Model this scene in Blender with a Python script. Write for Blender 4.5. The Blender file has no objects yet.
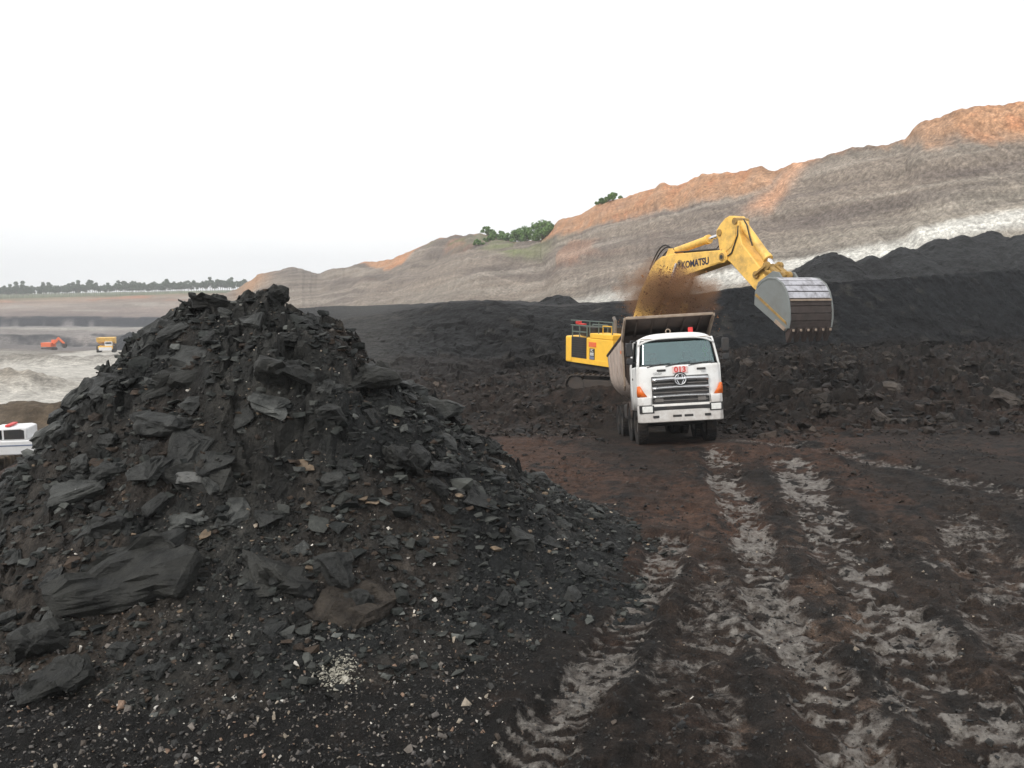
import bpy, bmesh, math, random
import numpy as np
from mathutils import Vector, Matrix

R = math.radians
sc = bpy.context.scene
col = sc.collection
random.seed(7)
rng = np.random.default_rng(11)

# ------------------------------------------------------------------ camera
CAM_H = 4.75
cam_d = bpy.data.cameras.new('camera')
cam = bpy.data.objects.new('camera', cam_d)
col.objects.link(cam)
cam.location = (0, 0, CAM_H)
cam.rotation_euler = (R(90) - math.atan(96 / 830), 0, 0)
cam_d.sensor_width = 36
cam_d.lens = 36 * 830 / 1024
cam_d.clip_start = 0.1
cam_d.clip_end = 9000
sc.camera = cam

# ------------------------------------------------------------------ sky (bright overcast), sun, exposure
SUN_EL, SUN_AZ = R(42), R(230)          # azimuth clockwise from +Y: behind the camera, a little to the left
w = bpy.data.worlds.new('World')
sc.world = w
w.use_nodes = True
nt = w.node_tree
nt.nodes.clear()
n_out = nt.nodes.new('ShaderNodeOutputWorld')
n_bg = nt.nodes.new('ShaderNodeBackground')
n_sky = nt.nodes.new('ShaderNodeTexSky')
n_sky.sky_type = 'NISHITA'
n_sky.sun_disc = False
n_sky.sun_elevation = SUN_EL
n_sky.sun_rotation = SUN_AZ
n_sky.dust_density = 3.0
n_tc = nt.nodes.new('ShaderNodeTexCoord')
n_map = nt.nodes.new('ShaderNodeMapping')
n_map.inputs['Scale'].default_value = (1.2, 1.2, 5.0)
n_noise = nt.nodes.new('ShaderNodeTexNoise')
n_noise.inputs['Scale'].default_value = 1.6
n_noise.inputs['Detail'].default_value = 5
n_ramp = nt.nodes.new('ShaderNodeValToRGB')
n_ramp.color_ramp.elements[0].position = 0.3
n_ramp.color_ramp.elements[0].color = (9.9, 10.1, 10.3, 1)      # cloud deck, in the sky's own units
n_ramp.color_ramp.elements[1].position = 0.65
n_ramp.color_ramp.elements[1].color = (10.9, 10.9, 10.9, 1)
n_mix = nt.nodes.new('ShaderNodeMix')
n_mix.data_type = 'RGBA'
n_mix.inputs[0].default_value = 0.93
nt.links.new(n_tc.outputs['Generated'], n_map.inputs[0])
nt.links.new(n_map.outputs[0], n_noise.inputs['Vector'])
nt.links.new(n_noise.outputs[0], n_ramp.inputs[0])
nt.links.new(n_sky.outputs[0], n_mix.inputs[6])
nt.links.new(n_ramp.outputs[0], n_mix.inputs[7])
nt.links.new(n_mix.outputs[2], n_bg.inputs[0])
n_bg.inputs[1].default_value = 0.084
nt.links.new(n_bg.outputs[0], n_out.inputs[0])

sun_d = bpy.data.lights.new('sun', 'SUN')
sun_d.energy = 1.5
sun_d.angle = R(10)
sun_d.color = (1.0, 0.96, 0.9)
sun = bpy.data.objects.new('sun', sun_d)
col.objects.link(sun)
sdir = Vector((math.sin(SUN_AZ) * math.cos(SUN_EL), math.cos(SUN_AZ) * math.cos(SUN_EL), math.sin(SUN_EL)))
sun.rotation_euler = sdir.to_track_quat('Z', 'Y').to_euler()
sun.location = sdir * 80

sc.view_settings.view_transform = 'Standard'
sc.view_settings.look = 'None'
sc.view_settings.exposure = 0.45
sc.view_settings.gamma = 1.0
sc.render.engine = 'CYCLES'
sc.cycles.use_denoising = True
sc.cycles.max_bounces = 6
sc.cycles.diffuse_bounces = 3
sc.cycles.glossy_bounces = 3
sc.cycles.transparent_max_bounces = 12
sc.cycles.volume_bounces = 0
sc.cycles.volume_step_rate = 2.0
sc.cycles.volume_max_steps = 128


# ================================================================== helpers
def lin(r, g, b, a=1.0):
    f = lambda c: c / 12.92 if c <= 0.04045 else ((c + 0.055) / 1.055) ** 2.4
    return (f(r / 255), f(g / 255), f(b / 255), a)


def L3(r, g, b):
    return np.array(lin(r, g, b)[:3])


def hsh(ix, iy, iz, seed):
    h = (ix.astype(np.int64) * 374761393 + iy.astype(np.int64) * 668265263 + iz * 2246822519 + seed * 3266489917) & 0xFFFFFFFF
    h = ((h ^ (h >> 13)) * 1274126177) & 0xFFFFFFFF
    h = ((h ^ (h >> 16)) * 2654435761) & 0xFFFFFFFF
    return ((h ^ (h >> 15)) & 0xFFFFFF) / float(0xFFFFFF)


def vn(x, y, seed=0):
    ix, iy = np.floor(x), np.floor(y)
    fx, fy = x - ix, y - iy
    fx = fx * fx * fx * (fx * (fx * 6 - 15) + 10)
    fy = fy * fy * fy * (fy * (fy * 6 - 15) + 10)
    a, b = hsh(ix, iy, 0, seed), hsh(ix + 1, iy, 0, seed)
    c, d = hsh(ix, iy + 1, 0, seed), hsh(ix + 1, iy + 1, 0, seed)
    return a + (b - a) * fx + (c - a) * fy + (a - b - c + d) * fx * fy


def fbm(x, y, octv=4, seed=0, gain=0.5, lac=2.03):
    s, a, t = 0, 1.0, 0
    for i in range(octv):
        s = s + a * (vn(x, y, seed + i * 17) - 0.5)
        t += a
        a *= gain
        x, y = x * lac + 3.7, y * lac + 1.3
    return s / t * 2          # about -1..1


def worley(x, y, seed=0):
    ix, iy = np.floor(x), np.floor(y)
    f1 = np.full(x.shape, 9.0)
    f2 = np.full(x.shape, 9.0)
    rid = np.zeros(x.shape)
    dx1 = np.zeros(x.shape)
    dy1 = np.zeros(x.shape)
    for a in (-1, 0, 1):
        for b in (-1, 0, 1):
            cx, cy = ix + a, iy + b
            px = cx + 0.1 + 0.8 * hsh(cx, cy, 1, seed)
            py = cy + 0.1 + 0.8 * hsh(cx, cy, 2, seed)
            dx, dy = x - px, y - py
            d = np.hypot(dx, dy)
            near = d < f1
            f2 = np.where(near, f1, np.minimum(f2, d))
            rid = np.where(near, hsh(cx, cy, 3, seed), rid)
            dx1 = np.where(near, dx, dx1)
            dy1 = np.where(near, dy, dy1)
            f1 = np.where(near, d, f1)
    return f1, f2, rid, dx1, dy1


def blocky(x, y, size, seed, tilt=0.5, warp=0.25):
    # broken slabs: each cell is a tilted plate at its own height, returned in metres for a cell of this size
    wx = x / size + warp * fbm(x / size * 1.3, y / size * 1.3, 2, seed + 5)
    wy = y / size + warp * fbm(x / size * 1.3, y / size * 1.3, 2, seed + 6)
    f1, f2, rid, dx, dy = worley(wx, wy, seed)
    ang = rid * 40.0
    t = tilt * (0.4 + ((rid * 91.7) % 1.0))
    return size * ((rid * 7.31) % 1.0 - 0.5 + t * (np.cos(ang) * dx + np.sin(ang) * dy)), f2 - f1, rid


def ss(a, b, x):
    t = np.clip((x - a) / (b - a), 0, 1)
    return t * t * (3 - 2 * t)


def mixc(c, d, m):
    return c + (np.asarray(d) - c) * m[..., None]


def tag(o, label=None, cat=None, group=None, kind=None):
    if label:
        o['label'] = label
    if cat:
        o['category'] = cat
    if group:
        o['group'] = group
    if kind:
        o['kind'] = kind
    return o


def empty(name, loc=(0, 0, 0), rot=(0, 0, 0)):
    o = bpy.data.objects.new(name, None)
    o.empty_display_size = 0.3
    col.objects.link(o)
    o.location = loc
    o.rotation_euler = rot
    return o


def link(name, me, parent=None, mat=None):
    if mat is not None and not me.materials:
        me.materials.append(mat)
    o = bpy.data.objects.new(name, me)
    col.objects.link(o)
    if parent is not None:
        o.parent = parent
    return o


def mesh_np(name, V, Fc, C=None, smooth=False):
    V = np.asarray(V, dtype=np.float32).reshape(-1, 3)
    Fc = np.asarray(Fc, dtype=np.int32)
    k = Fc.shape[1]
    me = bpy.data.meshes.new(name)
    me.vertices.add(len(V))
    me.vertices.foreach_set('co', V.ravel())
    me.loops.add(Fc.size)
    me.loops.foreach_set('vertex_index', Fc.ravel())
    me.polygons.add(len(Fc))
    me.polygons.foreach_set('loop_start', np.arange(0, Fc.size, k, dtype=np.int32))
    me.polygons.foreach_set('use_smooth', np.full(len(Fc), smooth, dtype=bool))
    me.update(calc_edges=True)
    if C is not None:
        at = me.color_attributes.new('Col', 'FLOAT_COLOR', 'POINT')
        C4 = np.ones((len(V), 4), dtype=np.float32)
        C = np.asarray(C, dtype=np.float32)
        C = C.reshape(-1, C.shape[-1])
        C4[:, :C.shape[1]] = C
        at.data.foreach_set('color', C4.ravel())
    return me


def grid_faces(nr, nc):
    i = np.arange(nr - 1)[:, None] * nc + np.arange(nc - 1)[None, :]
    return np.stack([i, i + 1, i + nc + 1, i + nc], -1).reshape(-1, 4)


def grid_normals(P):
    du = np.gradient(P, axis=1)
    dv = np.gradient(P, axis=0)
    n = np.cross(du, dv)
    return n / (np.linalg.norm(n, axis=-1, keepdims=True) + 1e-9)


# ------------------------------------------------------------------ materials
class NT:
    def __init__(s, name):
        s.m = bpy.data.materials.new(name)
        s.m.use_nodes = True
        s.t = s.m.node_tree
        s.b = s.t.nodes['Principled BSDF']
        s.out = s.t.nodes['Material Output']

    def n(s, typ, **kw):
        nd = s.t.nodes.new(typ)
        for k, v in kw.items():
            setattr(nd, k, v)
        return nd

    def l(s, a, b):
        s.t.links.new(a, b)

    def noise(s, scale, detail=4, vec=None, rough=0.55):
        nd = s.n('ShaderNodeTexNoise')
        nd.inputs['Scale'].default_value = scale
        nd.inputs['Detail'].default_value = detail
        nd.inputs['Roughness'].default_value = rough
        if vec is not None:
            s.l(vec, nd.inputs['Vector'])
        return nd.outputs[0]

    def ramp(s, fac, stops):
        nd = s.n('ShaderNodeValToRGB')
        e = nd.color_ramp.elements
        while len(e) < len(stops):
            e.new(0.5)
        for el, (p, c) in zip(e, stops):
            el.position = p
            el.color = c if len(c) == 4 else (*c, 1)
        s.l(fac, nd.inputs[0])
        return nd.outputs[0]

    def mix(s, a, b, fac, mode='MIX'):
        nd = s.n('ShaderNodeMix', data_type='RGBA', blend_type=mode)
        for sock, v in ((nd.inputs[6], a), (nd.inputs[7], b), (nd.inputs[0], fac)):
            if hasattr(v, 'links'):
                s.l(v, sock)
            else:
                sock.default_value = v
        return nd.outputs[2]

    def bump(s, h, strength, dist, prev=None):
        nd = s.n('ShaderNodeBump')
        nd.inputs['Strength'].default_value = strength
        nd.inputs['Distance'].default_value = dist
        s.l(h, nd.inputs['Height'])
        if prev is not None:
            s.l(prev, nd.inputs['Normal'])
        return nd.outputs[0]

    def pos(s):
        return s.n('ShaderNodeNewGeometry').outputs['Position']

    def obj(s):
        return s.n('ShaderNodeTexCoord').outputs['Object']


def earth_mat(name, rough, layers, var=(0.55, 1.45), vscale=6.0, spec=0.35, pale=None, scratch=0.0, grain=None):
    """vertex colour (the ground's own colour) x fine grain, with layered fine relief"""
    k = NT(name)
    at = k.n('ShaderNodeAttribute', attribute_name='Col')
    p = k.pos()
    g = k.ramp(k.noise(vscale, 7, p, 0.65), [(0.3, (var[0],) * 3), (0.7, (var[1],) * 3)])
    c = k.mix(at.outputs['Color'], g, 1.0, 'MULTIPLY')
    if grain is not None:                     # coarse salt-and-pepper grain
        c = k.mix(c, k.ramp(k.noise(grain[0], 3, p, 0.8), [(0.36, (1 - grain[1],) * 3), (0.52, (1, 1, 1)), (0.68, (1 + 1.6 * grain[1],) * 3)]), 1.0, 'MULTIPLY')
    prev = None
    if scratch:                               # bucket-tooth marks running obliquely down the dug slope
        mp = k.n('ShaderNodeMapping')
        mp.inputs['Rotation'].default_value = (0, R(-38), R(32))
        mp.inputs['Scale'].default_value = (2.0, 2.0, 0.4)
        k.l(p, mp.inputs[0])
        sn = k.noise(1.0, 4, mp.outputs[0], 0.6)
        c = k.mix(c, k.ramp(sn, [(0.36, (1 - scratch,) * 3), (0.62, (1 + scratch * 0.7,) * 3)]), 1.0, 'MULTIPLY')
        prev = k.bump(sn, 0.8, 0.28)
    if pale is not None:                      # pale grey, smoother patches, edges broken up by the grain of the mud
        ad = k.n('ShaderNodeMath', operation='MULTIPLY_ADD')
        k.l(k.noise(7.0, 9, p, 0.78), ad.inputs[0])
        ad.inputs[1].default_value = 2.6
        sb = k.n('ShaderNodeMath', operation='SUBTRACT')
        k.l(at.outputs['Alpha'], sb.inputs[0])
        sb.inputs[1].default_value = 1.42
        k.l(sb.outputs[0], ad.inputs[2])
        fac = k.ramp(ad.outputs[0], [(0.25, (0, 0, 0)), (0.75, (0.85,) * 3)])
        pc = k.mix((*pale[0], 1), (*pale[1], 1), k.ramp(k.noise(5.0, 8, p, 0.75), [(0.38, (0, 0, 0)), (0.6, (1, 1, 1))]))
        c = k.mix(c, pc, fac)
        rr = k.ramp(fac, [(0, (rough,) * 3), (1, (rough * 0.6,) * 3)])
        k.l(rr, k.b.inputs['Roughness'])
        k.l(k.ramp(fac, [(0, (spec,) * 3), (1, (0.5,) * 3)]), k.b.inputs['Specular IOR Level'])
    k.l(c, k.b.inputs['Base Color'])
    k.b.inputs['Roughness'].default_value = rough
    k.b.inputs['Specular IOR Level'].default_value = spec
    for sc_, st, di in layers:
        prev = k.bump(k.noise(sc_, 6, p, 0.6), st, di, prev)
    k.l(prev, k.b.inputs['Normal'])
    return k.m


def paint(name, c, rough=0.4, dirt=(0.12, 0.09, 0.07), amount=0.35, scale=2.5, metal=0.0, spec=0.5, low=None):
    """painted steel with dust and grime in patches"""
    k = NT(name)
    p = k.obj()
    nz = k.ramp(k.noise(scale, 8, p, 0.65), [(0.45, (0, 0, 0)), (0.75, (amount,) * 3)])
    cc = k.mix((*c[:3], 1), (*dirt, 1), nz)
    if low is not None:                       # mud splashed on the lower panels: (z0, z1, strength)
        sep = k.n('ShaderNodeSeparateXYZ')
        k.l(p, sep.inputs[0])
        mr = k.n('ShaderNodeMapRange')
        mr.inputs[1].default_value, mr.inputs[2].default_value = low[0], low[1]
        mr.inputs[3].default_value, mr.inputs[4].default_value = low[2], 0.0
        k.l(sep.outputs[2], mr.inputs[0])
        mm = k.n('ShaderNodeMath', operation='MULTIPLY')
        k.l(mr.outputs[0], mm.inputs[0])
        k.l(k.noise(scale * 3, 6, p, 0.7), mm.inputs[1])
        cc = k.mix(cc, (*dirt, 1), mm.outputs[0])
    k.l(cc, k.b.inputs['Base Color'])
    rr = k.ramp(k.noise(scale * 2, 5, p), [(0.3, (rough,) * 3), (0.8, (min(1, rough + 0.3),) * 3)])
    k.l(rr, k.b.inputs['Roughness'])
    k.b.inputs['Metallic'].default_value = metal
    k.b.inputs['Specular IOR Level'].default_value = spec
    k.l(k.bump(k.noise(scale * 14, 4, p), 0.12, 0.01), k.b.inputs['Normal'])
    return k.m


def rock_mat(name, c1, c2, rough=0.7, scale=3.0, spec=0.4, bump=0.5, top=2.4):
    k = NT(name)
    p = k.pos()
    oi = k.n('ShaderNodeObjectInfo')
    base = k.mix((*c1, 1), (*c2, 1), k.ramp(k.noise(scale, 8, p, 0.7), [(0.35, (0, 0, 0)), (0.7, (1, 1, 1))]))
    rv = k.ramp(oi.outputs['Random'], [(0, (0.6,) * 3), (0.7, (min(1.2, top),) * 3), (1.0, (top,) * 3)])
    k.l(k.mix(base, rv, 1.0, 'MULTIPLY'), k.b.inputs['Base Color'])
    k.b.inputs['Roughness'].default_value = rough
    k.b.inputs['Specular IOR Level'].default_value = spec
    b1 = k.bump(k.noise(scale * 1.6, 8, p, 0.6), bump, 0.15)
    mp = k.n('ShaderNodeMapping')
    mp.inputs['Scale'].default_value = (3, 3, 22)
    k.l(p, mp.inputs[0])
    b2 = k.bump(k.noise(1.2, 5, mp.outputs[0], 0.6), bump * 0.7, 0.04, b1)
    b3 = k.bump(k.noise(scale * 16, 4, p), bump * 0.6, 0.02, b2)
    k.l(b3, k.b.inputs['Normal'])
    return k.m


def glass_mat(name, tint, gloss=0.22, ior=1.5):
    k = NT(name)
    tr = k.n('ShaderNodeBsdfTransparent')
    tr.inputs[0].default_value = (*tint, 1)
    gl = k.n('ShaderNodeBsdfGlossy')
    gl.inputs['Roughness'].default_value = 0.06
    gl.inputs[0].default_value = (0.78, 0.92, 0.93, 1)
    fr = k.n('ShaderNodeFresnel')
    fr.inputs[0].default_value = ior
    mr = k.n('ShaderNodeMath', operation='ADD')
    mr.inputs[1].default_value = gloss
    k.l(fr.outputs[0], mr.inputs[0])
    ms = k.n('ShaderNodeMixShader')
    k.l(mr.outputs[0], ms.inputs[0])
    k.l(tr.outputs[0], ms.inputs[1])
    k.l(gl.outputs[0], ms.inputs[2])
    k.l(ms.outputs[0], k.out.inputs[0])
    return k.m


M = {}
M['floor'] = earth_mat('muddy_floor', 0.72, [(2.0, 0.6, 0.15), (9.0, 0.9, 0.1), (34.0, 0.9, 0.03)], (0.4, 1.7), 7.0, 0.16, pale=(lin(66, 56, 48)[:3], lin(136, 131, 124)[:3]), grain=(38.0, 0.5))
M['heap'] = earth_mat('coal_rubble', 0.66, [(3.0, 0.6, 0.15), (13.0, 0.8, 0.05), (55.0, 0.5, 0.01)], (0.4, 1.65), 5.0, 0.2, grain=(34.0, 0.45))
M['bench'] = earth_mat('coal_face', 0.7, [(0.9, 0.8, 0.5), (4.0, 1.0, 0.2), (14.0, 0.8, 0.06)], (0.4, 1.75), 2.2, 0.18, grain=(9.0, 0.4))
M['wall'] = earth_mat('overburden', 0.9, [(0.35, 0.3, 0.4), (1.6, 0.5, 0.15), (7.0, 0.5, 0.06)], (0.72, 1.26), 1.3, 0.15, scratch=0.27, grain=(3.6, 0.22))
M['terrain'] = earth_mat('pit_ground', 0.92, [(0.12, 0.4, 1.2), (0.8, 0.7, 0.5)], (0.6, 1.35), 0.5, 0.15, grain=(1.6, 0.25))
M['pebble'] = earth_mat('pebbles', 0.7, [(30.0, 0.4, 0.02)], (0.7, 1.3), 25.0, 0.35)
M['rock'] = rock_mat('dark_shale', (0.0085, 0.0092, 0.0088), (0.054, 0.0555, 0.052), 0.6, 2.2, 0.25, 0.9)
M['rock_big'] = rock_mat('black_slab', (0.009, 0.0095, 0.009), (0.044, 0.044, 0.039), 0.6, 1.8, 0.25, 0.9, 1.0)
M['rock_floor'] = rock_mat('brown_shale', (0.012, 0.01, 0.0085), (0.05, 0.041, 0.034), 0.7, 2.2, 0.22, 0.8)
M['rock_brown'] = rock_mat('brown_mudstone', (0.014, 0.012, 0.0105), (0.062, 0.052, 0.042), 0.85, 3.4, 0.2, 1.0, 1.2)
M['rock_pale'] = rock_mat('pale_shale', (0.12, 0.12, 0.115), (0.2, 0.2, 0.19), 0.7, 4.0, 0.3)
M['rock_tan'] = rock_mat('tan_stone', (0.34, 0.2, 0.08), (0.5, 0.34, 0.18), 0.8, 9.0, 0.3)
M['rubble'] = earth_mat('broken_rubble', 0.66, [(6.0, 0.6, 0.06), (24.0, 0.6, 0.02)], (0.55, 1.5), 7.0, 0.22)

DUST = (0.16, 0.12, 0.09)
M['white'] = paint('white_cab_paint', (0.82, 0.82, 0.8), 0.3, (0.3, 0.24, 0.19), 0.4, 2.4, low=(0.6, 1.7, 1.0))
M['white_plain'] = paint('white_paint', (0.8, 0.8, 0.8), 0.3, (0.35, 0.32, 0.28), 0.2)
M['bed'] = paint('dusty_bed_steel', (0.47, 0.385, 0.33), 0.75, (0.22, 0.165, 0.135), 0.7, 1.8, spec=0.25)
M['bed_dark'] = paint('dark_shaded_dusty_steel', (0.055, 0.042, 0.036), 0.8, (0.12, 0.08, 0.06), 0.5, 2.0, spec=0.25)  # dark steel; its tone also carries the shade beneath the cab guard
M['bed_lip'] = paint('pale_worn_steel', (0.33, 0.26, 0.2), 0.65, (0.16, 0.1, 0.065), 0.7, 3.0, spec=0.3)
M['black'] = paint('black_plastic', (0.018, 0.018, 0.019), 0.5, DUST, 0.25, 4.0)
M['chassis'] = paint('chassis_black', (0.02, 0.019, 0.018), 0.7, (0.09, 0.065, 0.05), 0.7, 3.0)
M['tyre'] = paint('tyre_rubber', (0.02, 0.02, 0.02), 0.85, (0.1, 0.075, 0.06), 0.6, 4.0, spec=0.2)
M['rim'] = paint('dusty_rim', (0.16, 0.15, 0.14), 0.6, (0.1, 0.075, 0.06), 0.6, 5.0)
M['chrome'] = paint('chrome', (0.72, 0.73, 0.74), 0.22, (0.25, 0.22, 0.2), 0.4, 5.0, metal=0.9)
M['yellow'] = paint('yellow_machine_paint', (0.9, 0.55, 0.12), 0.45, (0.28, 0.18, 0.08), 0.75, 2.2)
M['body_yellow'] = paint('fresh_yellow_paint', (0.95, 0.54, 0.045), 0.4, (0.45, 0.28, 0.08), 0.3, 1.2)
M['grey_plate'] = paint('grey_bucket_plate', (0.19, 0.205, 0.2), 0.6, (0.14, 0.13, 0.115), 0.6, 1.5, spec=0.35)
M['worn'] = paint('polished_wear_steel', (0.55, 0.54, 0.57), 0.3, (0.1, 0.09, 0.09), 0.9, 3.2, metal=0.75)
M['rust'] = paint('rusty_dark_steel', (0.06, 0.043, 0.037), 0.6, (0.03, 0.03, 0.026), 0.7, 2.2, metal=0.25)
M['link'] = paint('ochre_greasy_steel', (0.36, 0.22, 0.06), 0.55, (0.06, 0.045, 0.035), 0.7, 4.0)
M['rod'] = paint('polished_rod', (0.8, 0.8, 0.82), 0.15, (0.5, 0.48, 0.45), 0.2, 4.0, metal=0.9)
M['track'] = paint('track_steel', (0.05, 0.042, 0.037), 0.7, (0.1, 0.075, 0.06), 0.7, 3.0)
M['rail'] = paint('handrail_green_grey', (0.11, 0.15, 0.13), 0.5, DUST, 0.4, 4.0)
M['orange_lens'] = paint('orange_lens', (0.85, 0.17, 0.02), 0.2, (0.6, 0.2, 0.05), 0.2, 8)
M['red'] = paint('red_plastic', (0.65, 0.04, 0.035), 0.35, (0.4, 0.1, 0.07), 0.3, 8)
M['sticker'] = paint('orange_red_sticker', (0.78, 0.13, 0.03), 0.5, (0.8, 0.4, 0.2), 0.5, 12)
M['sticker_pink'] = paint('pale_pink_sticker', (0.8, 0.55, 0.52), 0.5, (0.6, 0.4, 0.35), 0.3, 12)
M['navy'] = paint('navy_lettering', (0.012, 0.014, 0.045), 0.45, (0.1, 0.08, 0.05), 0.2, 8)
M['grey_text'] = paint('grey_lettering', (0.3, 0.3, 0.3), 0.4, (0.4, 0.4, 0.4), 0.2, 8)
M['lamp'] = paint('headlamp_lens', (0.8, 0.8, 0.76), 0.1, (0.45, 0.43, 0.4), 0.6, 14)
M['green'] = paint('green_trinket', (0.1, 0.5, 0.06), 0.5, (0.1, 0.3, 0.05), 0.3, 12)
M['blue_panel'] = paint('blue_grey_panel', (0.16, 0.2, 0.3), 0.4, (0.3, 0.3, 0.3), 0.3, 12)
M['glass'] = glass_mat('windscreen_glass', (0.5, 0.66, 0.66), 0.13)
M['glass_dark'] = glass_mat('dark_window_glass', (0.12, 0.15, 0.16), 0.05, 1.12)
M['seat'] = paint('grey_seat_cloth', (0.12, 0.12, 0.12), 0.9, (0.15, 0.15, 0.15), 0.3)
M['skin'] = paint('skin', (0.32, 0.18, 0.11), 0.6, (0.28, 0.15, 0.1), 0.2)
M['shirt'] = paint('pale_shirt', (0.5, 0.5, 0.48), 0.9, (0.4, 0.38, 0.35), 0.3)
M['soil'] = rock_mat('brown_soil', (0.06, 0.035, 0.022), (0.13, 0.08, 0.05), 0.95, 4.0, 0.1)
M['bark'] = paint('pale_bark', (0.2, 0.17, 0.14), 0.9, (0.1, 0.08, 0.06), 0.5)


def leaf_mat(name, a, b):
    k = NT(name)
    c = k.mix((*a, 1), (*b, 1), k.noise(0.9, 5, k.pos(), 0.6))
    k.l(c, k.b.inputs['Base Color'])
    k.b.inputs['Roughness'].default_value = 0.75
    k.b.inputs['Specular IOR Level'].default_value = 0.25
    return k.m


M['leaf_far'] = leaf_mat('far_leaves', (0.045, 0.085, 0.04), (0.075, 0.12, 0.055))
M['leaf_bush'] = leaf_mat('bush_leaves', (0.09, 0.17, 0.05), (0.19, 0.29, 0.10))


# ------------------------------------------------------------------ mesh builder for made things
class MB:
    def __init__(s):
        s.v, s.f = [], []

    def add(s, vs, fs):
        o = len(s.v)
        s.v += [tuple(map(float, p)) for p in vs]
        s.f += [tuple(i + o for i in q) for q in fs]
        return s

    def box(s, x0, x1, y0, y1, z0, z1):
        vs = [(x, y, z) for z in (z0, z1) for y in (y0, y1) for x in (x0, x1)]
        return s.add(vs, [(0, 2, 3, 1), (4, 5, 7, 6), (0, 1, 5, 4), (2, 6, 7, 3), (0, 4, 6, 2), (1, 3, 7, 5)])

    def bar(s, a, b, wd, ht, up=(0, 0, 1)):
        a, b = Vector(a), Vector(b)
        d = (b - a).normalized()
        sd = d.cross(Vector(up))
        if sd.length < 1e-4:
            sd = d.cross(Vector((1, 0, 0)))
        sd.normalize()
        u = sd.cross(d)
        vs = []
        for p in (a, b):
            for i, j in ((-1, -1), (1, -1), (1, 1), (-1, 1)):
                vs.append(p + sd * (i * wd / 2) + u * (j * ht / 2))
        return s.add(vs, [(0, 1, 2, 3), (7, 6, 5, 4), (0, 4, 5, 1), (1, 5, 6, 2), (2, 6, 7, 3), (3, 7, 4, 0)])

    def cyl(s, a, b, r, n=16, r2=None):
        a, b = Vector(a), Vector(b)
        r2 = r if r2 is None else r2
        d = (b - a).normalized()
        sd = d.orthogonal().normalized()
        u = d.cross(sd)
        vs = []
        for p, q in ((a, r), (b, r2)):
            for i in range(n):
                t = 2 * math.pi * i / n
                vs.append(p + sd * (q * math.cos(t)) + u * (q * math.sin(t)))
        fs = [(i, (i + 1) % n, (i + 1) % n + n, i + n) for i in range(n)]
        fs += [tuple(reversed(range(n))), tuple(range(n, 2 * n))]
        return s.add(vs, fs)

    def tube(s, pts, r, n=8):
        pts = [Vector(p) for p in pts]
        vs, fs = [], []
        for k, p in enumerate(pts):
            d = (pts[min(k + 1, len(pts) - 1)] - pts[max(k - 1, 0)]).normalized()
            sd = d.cross(Vector((0.13, 0.31, 0.94)))
            if sd.length < 1e-3:
                sd = d.orthogonal()
            sd.normalize()
            u = sd.cross(d)
            for i in range(n):
                t = 2 * math.pi * i / n
                vs.append(p + sd * (r * math.cos(t)) + u * (r * math.sin(t)))
        for k in range(len(pts) - 1):
            for i in range(n):
                j = (i + 1) % n
                fs.append((k * n + i, k * n + j, (k + 1) * n + j, (k + 1) * n + i))
        fs += [tuple(reversed(range(n))), tuple(range((len(pts) - 1) * n, len(pts) * n))]
        return s.add(vs, fs)

    def prism(s, prof, axis, lo, hi):
        # prof: 2D points; axis 'x': (y,z), 'y': (x,z), 'z': (x,y)
        def mk(p, t):
            return {'x': (t, p[0], p[1]), 'y': (p[0], t, p[1]), 'z': (p[0], p[1], t)}[axis]
        n = len(prof)
        vs = [mk(p, lo) for p in prof] + [mk(p, hi) for p in prof]
        fs = [(i, (i + 1) % n, (i + 1) % n + n, i + n) for i in range(n)]
        fs += [tuple(reversed(range(n))), tuple(range(n, 2 * n))]
        return s.add(vs, fs)

    def grid(s, P):
        nr, nc = len(P), len(P[0])
        vs = [p for row in P for p in row]
        fs = [(i * nc + j, i * nc + j + 1, (i + 1) * nc + j + 1, (i + 1) * nc + j) for i in range(nr - 1) for j in range(nc - 1)]
        return s.add(vs, fs)

    def lathe(s, prof, c, axis='x', n=28):
        # prof: (radius, along) closed ring of points
        m = len(prof)
        vs, fs = [], []
        for i in range(n):
            t = 2 * math.pi * i / n
            for r, a in prof:
                q = (a, r * math.cos(t), r * math.sin(t)) if axis == 'x' else (r * math.cos(t), a, r * math.sin(t))
                vs.append((q[0] + c[0], q[1] + c[1], q[2] + c[2]))
        for i in range(n):
            for k in range(m):
                a, b = i * m + k, i * m + (k + 1) % m
                a2, b2 = ((i + 1) % n) * m + k, ((i + 1) % n) * m + (k + 1) % m
                fs.append((a, b, b2, a2))
        return s.add(vs, fs)

    def xf(s, mtx):
        s.v = [tuple(mtx @ Vector(p)) for p in s.v]
        return s

    def build(s, name, mat, parent=None, bevel=0.0, solid=0.0, smooth=30):
        me = bpy.data.meshes.new(name)
        me.from_pydata(s.v, [], s.f)
        bm = bmesh.new()
        bm.from_mesh(me)
        bmesh.ops.recalc_face_normals(bm, faces=bm.faces)
        bm.to_mesh(me)
        bm.free()
        if smooth:
            me.polygons.foreach_set('use_smooth', [True] * len(me.polygons))
            me.set_sharp_from_angle(angle=R(smooth))
        o = link(name, me, parent, mat)
        if solid:
            md = o.modifiers.new('thick', 'SOLIDIFY')
            md.thickness = solid
            md.offset = 0
        if bevel:
            md = o.modifiers.new('bevel', 'BEVEL')
            md.width = bevel
            md.segments = 2
            md.limit_method = 'ANGLE'
            md.angle_limit = R(35)
        return o


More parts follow.
